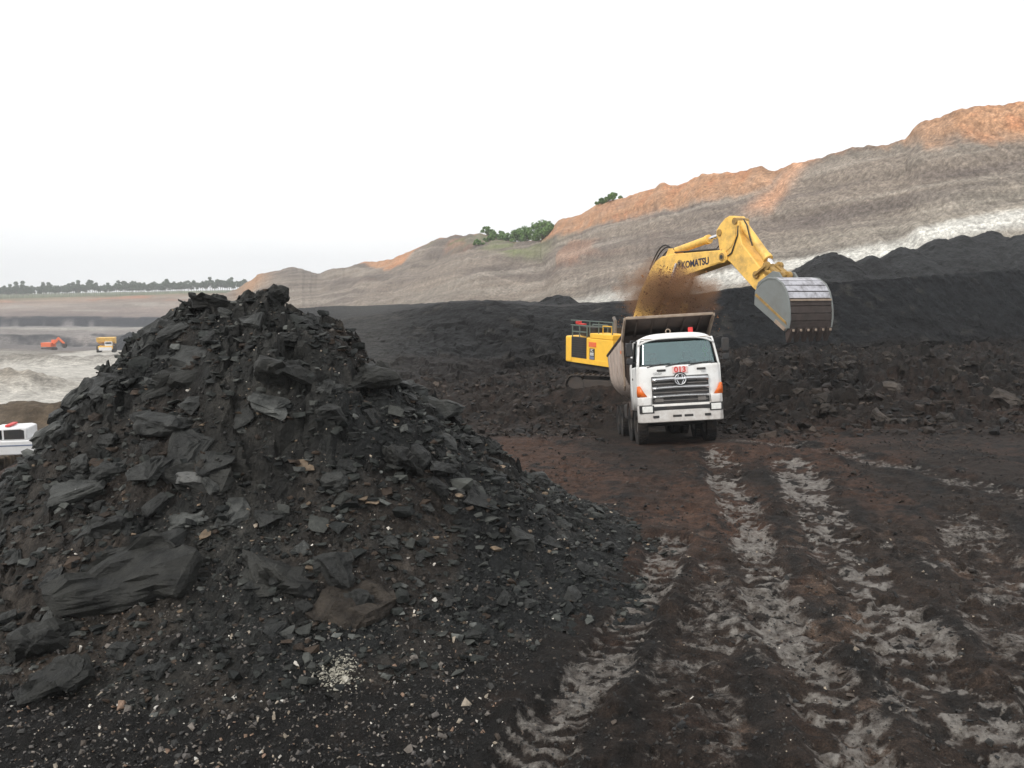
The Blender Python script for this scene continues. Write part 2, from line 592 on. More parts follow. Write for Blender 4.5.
def text_mesh(name, body, size, mat, parent, mtx, depth=0.006, bold=0.0, sx=1.0):
    cu = bpy.data.curves.new(name, 'FONT')
    cu.body = body
    cu.size = size
    cu.extrude = depth
    cu.offset = bold
    cu.align_x = 'CENTER'
    cu.align_y = 'CENTER'
    tmp = bpy.data.objects.new('tmp', cu)
    col.objects.link(tmp)
    dg = bpy.context.evaluated_depsgraph_get()
    me = bpy.data.meshes.new_from_object(tmp.evaluated_get(dg))
    bpy.data.objects.remove(tmp)
    me.transform(mtx @ Matrix.Diagonal((sx, 1, 1, 1)))
    me.name = name
    me.materials.clear()
    return link(name, me, parent, mat)


def copy_tree(o, parent=None):
    c = o.copy()
    col.objects.link(c)
    if parent is not None:
        c.parent = parent
    for ch in o.children:
        copy_tree(ch, c)
    return c


# ------------------------------------------------------------------ angular rock shapes
def rock_shape(seed, flat=0.45, pts=15, jag=0.0):
    r = random.Random(seed)
    bm = bmesh.new()
    for _ in range(pts):
        p = Vector((r.uniform(-1, 1), r.uniform(-1, 1), r.uniform(-1, 1)))
        m = max(abs(p.x), abs(p.y), abs(p.z))
        p = p / m * r.uniform(0.72, 1.0)
        p.x *= 0.5
        p.y *= 0.5 * r.uniform(0.65, 0.95)
        p.z *= 0.5 * flat
        bm.verts.new(p)
    res = bmesh.ops.convex_hull(bm, input=bm.verts)
    dead = [g for g in res['geom_interior'] + res['geom_unused'] if isinstance(g, bmesh.types.BMVert)]
    bmesh.ops.delete(bm, geom=list(set(dead)), context='VERTS')
    bmesh.ops.triangulate(bm, faces=bm.faces)
    bmesh.ops.recalc_face_normals(bm, faces=bm.faces)
    bm.verts.ensure_lookup_table()
    V = np.array([v.co[:] for v in bm.verts])
    Fc = np.array([[v.index for v in f.verts] for f in bm.faces])
    bm.free()
    return V, Fc


SHAPES = [rock_shape(100 + i, flat=[0.32, 0.45, 0.6, 0.8][i % 4], pts=[13, 16, 19][i % 3]) for i in range(16)]
SLABS = [rock_shape(200 + i, flat=[0.22, 0.32, 0.45][i % 3], pts=[12, 14, 17][i % 3]) for i in range(12)]
PEBB = [rock_shape(300 + i, flat=[0.6, 0.8, 0.5][i % 3], pts=8) for i in range(6)]
ROCK_ME = []
FLOOR_ROCK_ME = []
for i, (V_, F_) in enumerate(SHAPES):
    me_ = mesh_np('rock', V_, F_)
    bm = bmesh.new()
    bm.from_mesh(me_)
    bmesh.ops.subdivide_edges(bm, edges=bm.edges, cuts=3, use_grid_fill=True)
    bm.normal_update()
    vs = np.array([v.co[:] for v in bm.verts])
    nr = np.array([v.normal[:] for v in bm.verts])
    d = 0.05 * fbm(vs[:, 0] * 4 + vs[:, 2] * 5, vs[:, 1] * 4 - vs[:, 2] * 3, 3, 330 + i)
    b_, _, _ = blocky(vs[:, 0] + vs[:, 2] * 0.8, vs[:, 1] + vs[:, 2] * 0.5, 0.3, 350 + i, 0.6)
    d = d + 0.28 * b_ + 0.016 * np.sign(np.sin(vs[:, 2] * 38 + 3 * fbm(vs[:, 0] * 3, vs[:, 1] * 3, 2, 370 + i)))
    for v, q in zip(bm.verts, vs + nr * d[:, None]):
        v.co = q
    bmesh.ops.triangulate(bm, faces=bm.faces)
    bm.to_mesh(me_)
    bm.free()
    me_.materials.append(M['rock'])
    ROCK_ME.append(me_)
    me_ = me_.copy()
    me_.materials[0] = M['rock_floor']
    FLOOR_ROCK_ME.append(me_)


def rand_rot(n, tiltmax=0.5):
    a = rng.uniform(0, 2 * np.pi, n)
    t = rng.normal(0, tiltmax, n)
    b = rng.uniform(0, 2 * np.pi, n)
    ca, sa, ct, st, cb, sb = np.cos(a), np.sin(a), np.cos(t), np.sin(t), np.cos(b), np.sin(b)
    Z = np.zeros(n)
    O = np.ones(n)
    Rz = np.stack([np.stack([ca, -sa, Z], -1), np.stack([sa, ca, Z], -1), np.stack([Z, Z, O], -1)], -2)
    Rx = np.stack([np.stack([O, Z, Z], -1), np.stack([Z, ct, -st], -1), np.stack([Z, st, ct], -1)], -2)
    Rb = np.stack([np.stack([cb, -sb, Z], -1), np.stack([sb, cb, Z], -1), np.stack([Z, Z, O], -1)], -2)
    return Rb @ Rx @ Rz


def scatter_mesh(name, P, S, Cc, shapes, tilt=0.5):
    """many small stones joined into one mesh"""
    Vs, Fs, Cs, off = [], [], [], 0
    pick = rng.integers(0, len(shapes), len(P))
    rot = rand_rot(len(P), tilt)
    for k, (V_, F_) in enumerate(shapes):
        ii = np.nonzero(pick == k)[0]
        if not len(ii):
            continue
        v = np.einsum('nij,vj->nvi', rot[ii], V_) * S[ii][:, None, None] + P[ii][:, None, :]
        f = F_[None] + (np.arange(len(ii)) * len(V_))[:, None, None] + off
        Vs.append(v.reshape(-1, 3))
        Fs.append(f.reshape(-1, 3))
        Cs.append(np.repeat(Cc[ii], len(V_), axis=0))
        off += len(ii) * len(V_)
    return mesh_np(name, np.concatenate(Vs), np.concatenate(Fs), np.concatenate(Cs))


# ================================================================== the ground
TRUCK_LOC, TRUCK_PITCH, TRUCK_ROLL = (5.24, 25.0, 0.07), R(7.2), R(3.4)

TRACKS = [  # polyline, half width, depth, pale-mud strength, lug pitch
    ([(2.95, 15.2), (2.55, 13.8), (1.85, 11.9), (1.05, 9.8), (0.3, 8.2), (-1.0, 5.5)], 0.36, 0.07, 0.75, 0.26),
    ([(6.0, 24.0), (5.2, 19.4), (4.45, 14.6), (3.9, 11.9), (3.7, 9.6), (3.55, 8.0), (3.4, 5.0)], 0.42, 0.06, 0.85, 0.3),
    ([(7.6, 22.0), (6.6, 17.5), (5.9, 14.5), (5.55, 11.9), (5.15, 9.6), (4.9, 8.0), (4.6, 5.0)], 0.55, 0.05, 0.95, 0.3),
    ([(6.5, 26.0), (9.1, 24.2), (10.3, 21.7), (11.6, 18.6), (13.0, 15.0)], 0.5, 0.05, 0.6, 0.3),
    ([(3.6, 13.5), (2.9, 11.5), (2.3, 10.2), (1.9, 8.4), (1.7, 5.0)], 0.5, 0.03, 0.5, 0.3),
    ([(9.5, 17.0), (8.0, 13.5), (7.0, 11.0), (6.5, 9.0), (6.2, 6.0)], 0.6, 0.05, 0.6, 0.3),
]


def track_fields(x, y):
    dz = np.zeros_like(x)
    pale = np.zeros_like(x)
    dark = np.zeros_like(x)
    wob = 0.12 * fbm(x * 0.8, y * 0.8, 2, 71)
    for ti, (pl, hw, dep, st, lug) in enumerate(TRACKS):
        best = np.full(x.shape, 99.0)
        sgn = np.zeros_like(x)
        alo = np.zeros_like(x)
        run = 0.0
        for (ax, ay), (bx, by) in zip(pl[:-1], pl[1:]):
            ex, ey = bx - ax, by - ay
            ln = math.hypot(ex, ey)
            t = np.clip(((x - ax) * ex + (y - ay) * ey) / ln ** 2, 0, 1)
            dx, dy = x - ax - t * ex, y - ay - t * ey
            d = np.hypot(dx, dy)
            m = d < best
            best = np.where(m, d, best)
            sgn = np.where(m, (dx * ey - dy * ex) / ln, sgn)
            alo = np.where(m, run + t * ln, alo)
            run += ln
        d = best + wob
        inside = 1 - ss(hw * 0.75, hw * 1.15, d)
        lip = np.exp(-((d - hw * 1.5) / (hw * 0.4)) ** 2)
        lugs = np.clip(np.sin(2 * np.pi * (alo + 0.45 * np.abs(sgn)) / lug) * 1.5, -1, 1)
        keep = ss(-0.25, 0.3, fbm(x * 0.9 + ti * 9, y * 0.9, 3, 80 + ti))
        dz += -1.15 * dep * inside + dep * 0.95 * lip * ss(-0.5, 0.3, fbm(x * 1.3, y * 1.3, 2, 65)) * (0.6 + 0.8 * vn(x * 3, y * 3, 61)) + 0.02 * lugs * inside * keep
        patch = ss(0.02, 0.3, 0.6 * fbm(x * 1.2, y * 1.2, 4, 90 + ti) + 0.6 * fbm(x * 5.5, y * 7.0, 3, 95 + ti) + 0.16 + (0.4 if ti == 0 else 0.16) * lugs * keep)
        pale = np.maximum(pale, st * (1 - ss(hw * 0.8, hw * 1.35, d + 0.2 * fbm(x * 3, y * 3, 3, 33))) * patch)
        dark = np.maximum(dark, 0.8 * lip * ss(-0.2, 0.3, fbm(x * 1.1, y * 1.1, 2, 50 + ti)))
    return dz, pale, dark


def floor_z(x, y, fields=None):
    x = np.asarray(x, float)
    y = np.asarray(y, float)
    zl = np.interp(y, [0, 20, 25, 34, 39, 46, 70], [0, 0, 0.1, -0.95, -0.7, -0.5, -0.5])
    zr = np.interp(y, [0, 22, 29, 36, 44, 52, 70], [0, 0.1, 0.15, 0.75, 0.8, 0.5, 0.4])
    wr = ss(7.6, 12.0, x + 0.8 * fbm(x * 0.2, y * 0.2, 2, 3))
    z = zl * (1 - wr) + zr * wr
    z = z - 7.0 * ss(0, 16, -0.3 * y - 4.5 - x)
    rough = ss(24, 31, y) * (0.35 + 0.65 * wr + 0.5 * ss(33, 37, y))
    near = 1 - ss(13, 24, y)
    z = z + 0.10 * fbm(x * 0.35, y * 0.35, 3, 5) + (0.05 + 0.16 * rough) * fbm(x * 1.1, y * 1.1, 3, 6)
    z = z + (0.035 + 0.04 * near) * fbm(x * 3.5, y * 3.5, 3, 7)
    b1, _, _ = blocky(x, y, 1.0, 21, 0.7)
    b2, _, _ = blocky(x, y, 0.42, 22, 0.8)
    b3, _, _ = blocky(x, y, 0.16, 23, 0.8)
    z = z + rough * (0.4 * b1 + 0.45 * b2) + 0.16 * b2 * near * ss(0.0, 0.3, fbm(x * 0.9 + 4, y * 0.9, 2, 45)) * ss(0.5, 1.5, x - 0.1 * y) + b3 * (0.27 + 0.13 * rough) * ss(-0.4, 0.3, fbm(x * 0.8, y * 0.8, 2, 44) + rough)
    if fields is None:
        fields = track_fields(x, y)
    z = z + fields[0]
    # the slope the truck stands on
    tx, ty = x - TRUCK_LOC[0], y - TRUCK_LOC[1]
    pl = TRUCK_LOC[2] - 0.1 - math.tan(TRUCK_PITCH) * ty + math.tan(TRUCK_ROLL) * tx + 0.025 * fbm(x * 3, y * 3, 3, 8) + 0.01
    wt = (1 - ss(1.3, 2.9, np.abs(tx))) * ss(-2.0, 0.3, ty) * (1 - ss(8.6, 10.5, ty))
    z = z * (1 - wt) + pl * wt
    ex_, ey_ = 3.6, -1.5
    tt = np.clip(((x - 2.3) * ex_ + (y - 39.9) * ey_) / (ex_ ** 2 + ey_ ** 2), 0, 1)
    db = np.hypot(x - 2.3 - tt * ex_, y - 39.9 - tt * ey_)
    berm = 0.62 * np.exp(-(db / 0.55) ** 2) * (0.7 + 0.6 * vn(x * 1.7, y * 1.7, 77)) + 0.35 * b2 * np.exp(-(db / 0.8) ** 2)
    # the flat the excavator works from
    we = (1 - ss(3.2, 4.8, np.hypot((x - 6.0) * 0.9, y - 41.4)))
    return z * (1 - we) + (-0.56 + 0.06 * fbm(x * 1.5, y * 1.5, 3, 9)) * we + berm


NC, NR = 640, 500
yy = np.geomspace(10, 78, NR) - 6
aa = np.linspace(-0.92, 0.92, NC)
X = aa[None, :] * (yy[:, None] + 6)
Y = np.repeat(yy[:, None], NC, 1)
flds = track_fields(X, Y)
Z = floor_z(X, Y, flds)
n1 = fbm(X * 0.25, Y * 0.25, 4, 101)
n2 = fbm(X * 1.3, Y * 1.3, 4, 102)
n3 = fbm(X * 5, Y * 5, 3, 103)
brown, darkc, coal, grey = L3(90, 66, 53), L3(52, 43, 37), L3(31, 31, 30), L3(128, 122, 115)
C = np.zeros(X.shape + (3,)) + darkc
C = mixc(C, brown, ss(-0.25, 0.45, n1 + 0.5 * n2 + 0.45 * np.exp(-((Y - 20) / 6) ** 2) * (X < 9)) * (0.65 + 0.35 * ss(11, 16, Y)))
left = ss(0.3, -1.2, X - 0.27 * (Y - 10) - 0.9 + 0.5 * n2) * (1 - ss(15.5, 19, Y))
C = mixc(C, coal, left * (0.9 - 0.4 * ss(0.1, 0.5, n2)))
C = mixc(C, L3(37, 35, 33), ss(0.0, 0.5, n2 + 0.5 * n3) * ss(14, 18, Y) * 0.7)
C = mixc(C, L3(37, 35, 33), ss(24, 33, Y + 4 * n2) * (0.75 - 0.5 * n2) * ss(-0.4, 0.4, n1 + (X > 8) * 0.3))
C = mixc(C, coal * 0.8, np.clip(flds[2] * 0.9, 0, 1))
C = mixc(C, coal * 0.9, ss(0.15, 0.55, n2 + 0.6 * n3) * 0.7)
pale_extra = ss(0.12, 0.5, -0.06 + 0.7 * fbm(X * 1.15, Y * 1.15, 4, 111) + 0.6 * fbm(X * 4.5, Y * 5, 3, 112)) * ss(0.2, 1.6, X - 0.1 * Y) * (1 - ss(13, 19, Y)) * 0.9
pal = np.clip(np.maximum(flds[1], pale_extra), 0, 1)
spots = ss(0.42, 0.6, fbm(X * 2.2, Y * 2.2, 3, 120)) * ss(1, 3, X) * (1 - ss(15, 19, Y)) * 0.5
C = mixc(C, L3(118, 98, 84), spots * 0.8)
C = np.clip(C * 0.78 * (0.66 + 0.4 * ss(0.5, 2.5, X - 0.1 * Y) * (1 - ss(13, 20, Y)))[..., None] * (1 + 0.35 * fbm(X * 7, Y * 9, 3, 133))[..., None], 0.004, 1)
C = np.concatenate([C, pal[..., None]], -1)
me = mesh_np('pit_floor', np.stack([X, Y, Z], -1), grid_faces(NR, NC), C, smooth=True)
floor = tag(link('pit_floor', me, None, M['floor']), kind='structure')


# ------------------------------------------------------------------ wide terrain: the pit to the left, the far pit wall and the plain behind it
def seg_d(x, y, pl):
    best = np.full(x.shape, 1e9)
    for (ax, ay), (bx, by) in zip(pl[:-1], pl[1:]):
        ex, ey = bx - ax, by - ay
        t = np.clip(((x - ax) * ex + (y - ay) * ey) / (ex * ex + ey * ey), 0, 1)
        best = np.minimum(best, np.hypot(x - ax - t * ex, y - ay - t * ey))
    return best


ROADS = [([(-45, 60), (-55, 92), (-66, 122), (-90, 180), (-135, 285), (-150, 320)], 8.0),
         ([(-140, 130), (-82, 132), (-93, 168), (-112, 222), (-137, 290)], 11.0)]


def terrain_z(x, y):
    x = np.asarray(x, float)
    y = np.asarray(y, float)
    az = x / np.maximum(y, 5)
    yw = y * (1 + 0.035 * fbm(az * 9, y * 0.002, 3, 201) + 0.1 * (az + 0.5))
    z = np.interp(yw, [-200, 25, 42, 60, 80, 115, 200, 260, 300, 330, 400, 408, 520, 540, 550, 620, 700, 712, 820, 850, 1600],
                  [-3, -3.4, -4.1, -5.4, -7.2, -8.8, -12.7, -15.5, -17.2, -19.5, -22.7, -18.8, -19.6, -19.8, -14.4, -13.2, -11.4, -10.2, -8.2, -6.6, -6.6])
    z = z + ss(550, 850, yw) * 9 * ss(-0.66, -0.2, az)
    z = z + (0.25 + 0.9 * ss(120, 420, y)) * fbm(x * 0.02, y * 0.02, 4, 202) + 0.3 * fbm(x * 0.15, y * 0.15, 3, 203) + 0.35 * fbm(x * 0.6, y * 0.6, 3, 204) * ss(140, 60, y)
    # dumped mounds beside the haul road, and the bank behind the pickup
    for mx, my, ra, rb, h, sd in ((-64, 104, 9, 5.5, 2.6, 1), (-33, 58, 9, 4, 2.0, 2), (-24, 50, 6, 4, 1.4, 3), (-84, 185, 12, 6, 3.0, 4), (-104, 178, 14, 5, 2.2, 5)):
        r2 = ((x - mx) / ra) ** 2 + ((y - my) / rb) ** 2
        z = z + h * np.exp(-r2 * 1.2) * (1 + 0.35 * fbm(x * 0.4, y * 0.4, 3, 210 + sd))
    right = ss(-0.28, -0.12, az)
    return z * (1 - right) + (-4.5) * right


NC, NR = 340, 320
yy = np.concatenate([np.linspace(-60, 20, 20), np.geomspace(21, 1600, NR - 20)])
aa = np.concatenate([np.linspace(-2.2, -0.72, 30), np.linspace(-0.715, -0.18, 270), np.linspace(-0.16, 1.9, 40)])
X = aa[None, :] * np.maximum(yy[:, None], 30) + 0
Y = np.repeat(yy[:, None], NC, 1)
Z = terrain_z(X, Y)
az = X / np.maximum(Y, 5)
n1 = fbm(X * 0.012, Y * 0.012, 4, 221)
n2 = fbm(X * 0.08, Y * 0.08, 4, 222)
ns = fbm(az * 14, Y * 0.03, 4, 223)
yw = Y * (1 + 0.035 * fbm(az * 9, Y * 0.002, 3, 201) + 0.1 * (az + 0.5))
stops = [(0, (84, 74, 64)), (60, (88, 76, 62)), (75, (128, 124, 116)), (100, (146, 141, 132)), (200, (146, 141, 132)), (255, (130, 126, 118)), (285, (118, 112, 108)), (330, (112, 106, 104)),
         (394, (110, 106, 104)), (400, (58, 58, 62)), (407, (58, 58, 62)), (415, (128, 122, 118)), (470, (118, 112, 108)), (500, (150, 146, 138)), (534, (112, 108, 108)), (541, (44, 46, 52)), (560, (44, 46, 52)), (572, (122, 110, 104)),
         (640, (126, 112, 104)), (700, (140, 128, 118)), (760, (132, 112, 98)), (815, (138, 116, 98)), (850, (120, 108, 84)), (900, (96, 104, 66)), (1700, (96, 104, 66))]
ys = np.array([s[0] for s in stops], float)
cs = np.array([L3(*s[1]) for s in stops])
yq = yw + (24 * ns + 16 * fbm(az * 60, Y * 0.05, 3, 231)) * ss(150, 400, Y)
C = np.stack([np.interp(yq, ys, cs[:, i]) for i in range(3)], -1)
C *= (1 + 0.3 * n1 + 0.3 * n2)[..., None]
C = mixc(C, L3(112, 104, 96), ss(0.1, 0.45, fbm(X * 0.03, Y * 0.09, 4, 232)) * ss(70, 90, Y) * (1 - ss(260, 300, Y)) * 0.75)
C = mixc(C, L3(150, 142, 132), ss(0.15, 0.5, ns + 0.4 * n2) * ss(600, 640, yw) * (1 - ss(800, 830, yw)) * 0.8)
C = mixc(C, L3(170, 112, 80), ss(0.25, 0.5, fbm(az * 20, Y * 0.015, 3, 229)) * ss(735, 780, yw) * (1 - ss(840, 850, yw)) * 0.6)
for pl, hw in ROADS:
    d = seg_d(X, Y, pl) + 3 * n2
    C = mixc(C, L3(180, 176, 168) * (1 + 0.06 * n2[..., None]), (1 - ss(hw * 0.9, hw * 1.35, d)) * 0.97)
    C = mixc(C, L3(110, 102, 94), np.exp(-((d - hw * 1.35) / (hw * 0.18)) ** 2) * 0.6)
for mx, my, ra, rb, cc in ((-64, 104, 9, 5.5, (138, 130, 118)), (-33, 58, 10, 5, (76, 66, 54)), (-24, 50, 7, 5, (72, 64, 54)), (-84, 185, 12, 6, (96, 90, 84)), (-104, 178, 14, 5, (104, 98, 90))):
    r2 = ((X - mx) / ra) ** 2 + ((Y - my) / rb) ** 2
    C = mixc(C, L3(*cc), np.exp(-r2 * 1.2) * 0.9)
C = np.clip(C, 0.01, 1)
# terrain stays under the modelled floor near the camera
Z = np.where((np.abs(Y - 30) < 40) & (X > -0.3 * Y - 14), np.minimum(Z, -9.0 + 0 * Z) * 1.0, Z)
me = mesh_np('terrain', np.stack([X, Y, Z], -1), grid_faces(NR, NC), C, smooth=True)
tag(link('terrain', me, None, M['terrain']), kind='structure')


# ------------------------------------------------------------------ parametric slopes: coal bench and highwall
CPIT, SPIT = math.cos(math.atan(96 / 830)), math.sin(math.atan(96 / 830))


def bearing(b, e, y):
    """survey point: bearing and elevation readings from the tripod at the camera station, taken at northing y"""
    cx, cy = (b - 512) / 830, (384 - e) / 830
    d1, d2 = CPIT + cy * SPIT, -SPIT + cy * CPIT
    return np.array([cx / d1 * y, y + 0 * cx, CAM_H + d2 / d1 * y])


def cols(tab, n):
    tab = np.array(tab, float)
    t = np.linspace(tab[0, 0], tab[-1, 0], n)
    return t, [np.interp(t, tab[:, 0], tab[:, k]) for k in range(1, tab.shape[1])]


# bench: station, toe northing, toe z, crest reading, crest northing, back reading, back northing
bt, (toeY, toeZ, crE, crY, bkE, bkY) = cols([
    (120, 42, -8.5, 400, 70, 400, 76), (170, 41, -6.0, 372, 72, 372, 78), (215, 40, -2.4, 334, 74, 344, 140), (300, 37, -1.2, 322, 70, 330, 140), (335, 36, -1.1, 318, 66, 326, 130), (400, 37, -1.1, 313, 64, 318, 120),
    (480, 41, -0.9, 308, 62, 312, 110), (560, 48, -0.7, 310, 62, 309, 100), (640, 50, -0.6, 303, 61, 302, 95),
    (730, 55.5, 0.2, 290, 59.5, 290, 90), (800, 56, 0.4, 284, 60, 284, 85), (900, 57, 0.4, 278, 61, 277, 82),
    (1024, 60, 0.4, 270, 64, 268, 82), (1200, 62, 0.4, 262, 68, 258, 88), (1500, 66, 0.4, 255, 72, 250, 95)], 760)
toe = np.stack([(bt - 512) / 830 * toeY, toeY, toeZ - 0.8], -1)
crest = bearing(bt, crE, crY).T
back = bearing(bt, bkE, bkY).T
back[:, 2] = crest[:, 2] - 0.6
vv = np.concatenate([np.linspace(0, 1, 150), np.linspace(1.02, 2.0, 36)])
Pm = np.zeros((len(vv), len(bt), 3))
for i, v in enumerate(vv):
    if v <= 1:
        Pm[i] = toe + (crest - toe) * v
        Pm[i, :, 2] = toe[:, 2] + (crest[:, 2] - toe[:, 2]) * (v ** 1.12)
    else:
        Pm[i] = crest + (back - crest) * (v - 1)
Nn = grid_normals(Pm)
if Nn[..., 2].mean() < 0:
    Nn = -Nn
U = Pm[..., 0] + 0.3 * Pm[..., 1]
W = Pm[..., 2] * 1.3 + Pm[..., 1] * 0.8
leftm = 1 - ss(560, 700, np.repeat(bt[None], len(vv), 0))
v2 = np.repeat(vv[:, None], len(bt), 1)
fade = ss(0, 0.05, v2)
b1, e1, r1 = blocky(U, W, 1.6, 31, 0.7)
b2, e2, r2_ = blocky(U, W, 0.65, 32, 0.8)
low = 1 - ss(0.12 + 0.1 * leftm, 0.3 + 0.25 * leftm, v2 + 0.12 * fbm(U * 0.1, W * 0.1, 3, 36))
chunk = np.clip(leftm * 0.55 + low * 0.7, 0.1, 0.9)
dsp = 0.7 * fbm(U * 0.07, W * 0.09, 4, 33) * (0.25 + 0.85 * leftm) + chunk * (0.3 * b1 + 0.5 * b2) * (1 - 0.8 * ss(0.75, 0.95, v2)) + 0.16 * fbm(U * 0.8, W * 0.8, 4, 34)
dsp += (1 - leftm) * 0.12 * np.abs(fbm((U + 0.55 * W) * 0.9, W * 0.12, 3, 35))
smoothwedge = np.exp(-((np.repeat(bt[None], len(vv), 0) - 365) / 42) ** 2)
dsp *= (1 - 0.75 * smoothwedge)
Pm = Pm + Nn * (dsp * fade)[..., None]
n1 = fbm(U * 0.12, W * 0.15, 4, 37)
n2 = fbm(U * 0.9, W * 0.9, 4, 38)
C = np.zeros(Pm.shape) + L3(50, 51, 52)
C = mixc(C, L3(38, 38, 39), ss(-0.2, 0.3, n1))
C = mixc(C, L3(60, 52, 48), ss(0.1, 0.5, fbm(U * 0.06, W * 0.2, 3, 39)) * 0.6)
C = mixc(C, L3(38, 41, 45), (1 - leftm) * (1 - low) * (v2 < 1.0) * 0.8)
C = mixc(C, L3(44, 37, 34), low * 0.85)
C = mixc(C, L3(74, 72, 68), smoothwedge * 0.8)
C = mixc(C, L3(92, 88, 82), ss(0.35, 0.6, n2 + 0.3 * n1) * 0.45)
C = np.clip(0.42 * C * (1 + 0.35 * (r2_ - 0.5))[..., None], 0.006, 1)
me = mesh_np('coal_bench', Pm, grid_faces(len(vv), len(bt)), C, smooth=False)
bench = tag(link('coal_bench', me, None, M['bench']), kind='structure')

# highwall: station, ridge reading, ridge northing, base reading, base northing
ht, (rgE, rgY, bsE, bsY) = cols([
    (150, 336, 470, 350, 330), (205, 316, 450, 345, 300), (232, 291, 432, 338, 255), (258, 274, 420, 338, 230), (285, 270, 405, 345, 205), (320, 270.5, 390, 345, 190),
    (350, 270, 375, 344, 178), (375, 262, 360, 342, 170), (410, 250, 340, 340, 162), (445, 239, 320, 335, 152),
    (480, 236, 300, 332, 143), (500, 240, 285, 330, 138), (543, 240, 260, 328, 130), (560, 222, 240, 327, 126), (600, 206, 215, 325, 118),
    (650, 190, 192, 320, 110), (700, 175, 172, 315, 103), (742, 167, 160, 312, 99), (775, 169, 152, 310, 96),
    (790, 164, 148, 310, 95), (850, 150, 137, 306, 92), (905, 138, 129, 302, 90), (921, 121, 127, 300, 89),
    (960, 107, 123, 298, 88), (1024, 99, 119, 296, 86), (1200, 80, 115, 294, 86), (1600, 70, 115, 292, 90)], 1120)
ridge = bearing(ht, rgE, rgY).T
ridge[:, 2] += 0.012 * rgY * fbm(ht * 0.05, ht * 0, 4, 41) * 0.5
base = bearing(ht, bsE, bsY).T
base[:, 2] -= 2.0
vv = np.concatenate([np.linspace(0, 1, 205), np.array([1.03, 1.08, 1.16, 1.3, 1.6, 2.2])])
Pm = np.zeros((len(vv), len(ht), 3))
for i, v in enumerate(vv):
    if v <= 1:
        Pm[i] = base + (ridge - base) * v
        Pm[i, :, 2] += -0.06 * (ridge[:, 2] - base[:, 2]) * math.sin(v * math.pi)
    else:
        Pm[i] = ridge
        Pm[i, :, 0] *= 1 + (v - 1) * 0.5
        Pm[i, :, 1] *= 1 + (v - 1) * 0.5
        Pm[i, :, 2] -= (v - 1) * 9
Nn = grid_normals(Pm)
if Nn[..., 2].mean() < 0:
    Nn = -Nn
st = np.repeat(ht[None], len(vv), 0)
v2 = np.repeat(vv[:, None], len(ht), 1)
U = Pm[..., 0] - 0.6 * Pm[..., 1]
Hh = Pm[..., 2]
W = Hh * 1.6 + 0.0 * U
far = ss(620, 420, st)
gul = np.abs(fbm(U * 0.10 + Hh * 0.12, Hh * 0.03, 3, 42))
teeth = fbm(U * 0.5 + Hh * 0.75, Hh * 0.22 - U * 0.04, 3, 43)
teeth2 = fbm(U * 1.3 + Hh * 1.7, Hh * 0.6 - U * 0.1, 2, 44)
ter = np.clip(np.sin((Hh + 1.2 * fbm(U * 0.03, Hh * 0.05, 3, 45)) * 2 * np.pi / 5.5), -0.7, 0.7)
fade = ss(0, 0.04, v2) * (1 - 0.6 * ss(0.93, 1.0, v2))
dsp = (0.6 + 2.2 * far) * fbm(U * 0.035, Hh * 0.06, 3, 46) - 0.2 * gul + 0.16 * teeth + 0.12 * teeth2 + 0.28 * ter
Pm = Pm + Nn * (dsp * fade)[..., None]
vq = v2 + 0.05 * fbm(U * 0.03, Hh * 0.1, 3, 47) + 0.02 * fbm(U * 0.3, Hh * 0.3, 3, 48)
n1 = fbm(U * 0.03, Hh * 0.35, 4, 49)
n2 = fbm(U * 0.25, Hh * 0.25, 4, 50)
nl = fbm(U * 0.02 + 5, (Hh - 0.12 * U) * 0.9, 4, 51)
C = np.zeros(Pm.shape) + L3(124, 114, 104)
C = mixc(C, L3(106, 97, 90), ss(-0.2, 0.4, n1))
C = mixc(C, L3(140, 132, 122), ss(0.0, 0.45, nl) * 0.7)
C = mixc(C, L3(96, 88, 84), ss(0.1, 0.5, -nl) * 0.5)
# grey-green loose lower beds, the white band, then the dark foot
wb = np.interp(st, [200, 420, 560, 700, 800, 900, 1024, 1600], [0.14, 0.16, 0.19, 0.24, 0.345, 0.40, 0.45, 0.48])
ww = np.interp(st, [200, 420, 560, 700, 780, 900, 1024, 1600], [0.10, 0.12, 0.09, 0.055, 0.045, 0.045, 0.052, 0.06])
C = mixc(C, L3(146, 141, 130), (1 - ss(wb * 1.1, wb * 1.5 + 0.1, vq)) * 0.4)
C = mixc(C, L3(194, 192, 185), np.exp(-(((v2 + 0.012 * n2 + 0.012 * fbm(st * 0.01, v2 * 2, 3, 64) - wb) / ww) ** 2) ** 2) * (0.9 + 0.3 * n2) * (0.35 + 0.65 * ss(430, 760, st)))
C = mixc(C, L3(104, 100, 96), (1 - ss(wb * 0.35, wb * 0.75, vq)) * 0.6 * ss(430, 640, st))
# weathered orange cap
ob = np.interp(st, [200, 340, 362, 385, 402, 420, 470, 540, 560, 600, 700, 760, 776, 800, 860, 900, 925, 1024, 1600],
               [1.2, 1.1, 0.98, 0.82, 0.84, 1.0, 1.02, 1.0, 0.80, 0.77, 0.80, 0.82, 0.93, 1.0, 0.985, 0.97, 0.86, 0.83, 0.8])
om = ss(ob - 0.03, ob + 0.05, vq + 0.02 * teeth)
C = mixc(C, L3(182, 136, 100), om * (0.7 + 0.35 * n2))
C = mixc(C, L3(158, 110, 82), om * ss(0.0, 0.5, n2 + 0.3 * teeth) * 0.6)
C = mixc(C, L3(160, 118, 94), ss(0.2, 0.5, fbm(U * 0.05, Hh * 0.2, 3, 57)) * ss(0.5, 0.62, vq) * ss(0.0, 0.5, n1 + 0.3) * ss(330, 480, st) * (1 - ss(560, 680, st)) * 0.4)
scar = np.exp(-((st - (800 - (1 - vq) * 130)) / 13) ** 2) * ss(0.62, 0.72, vq)
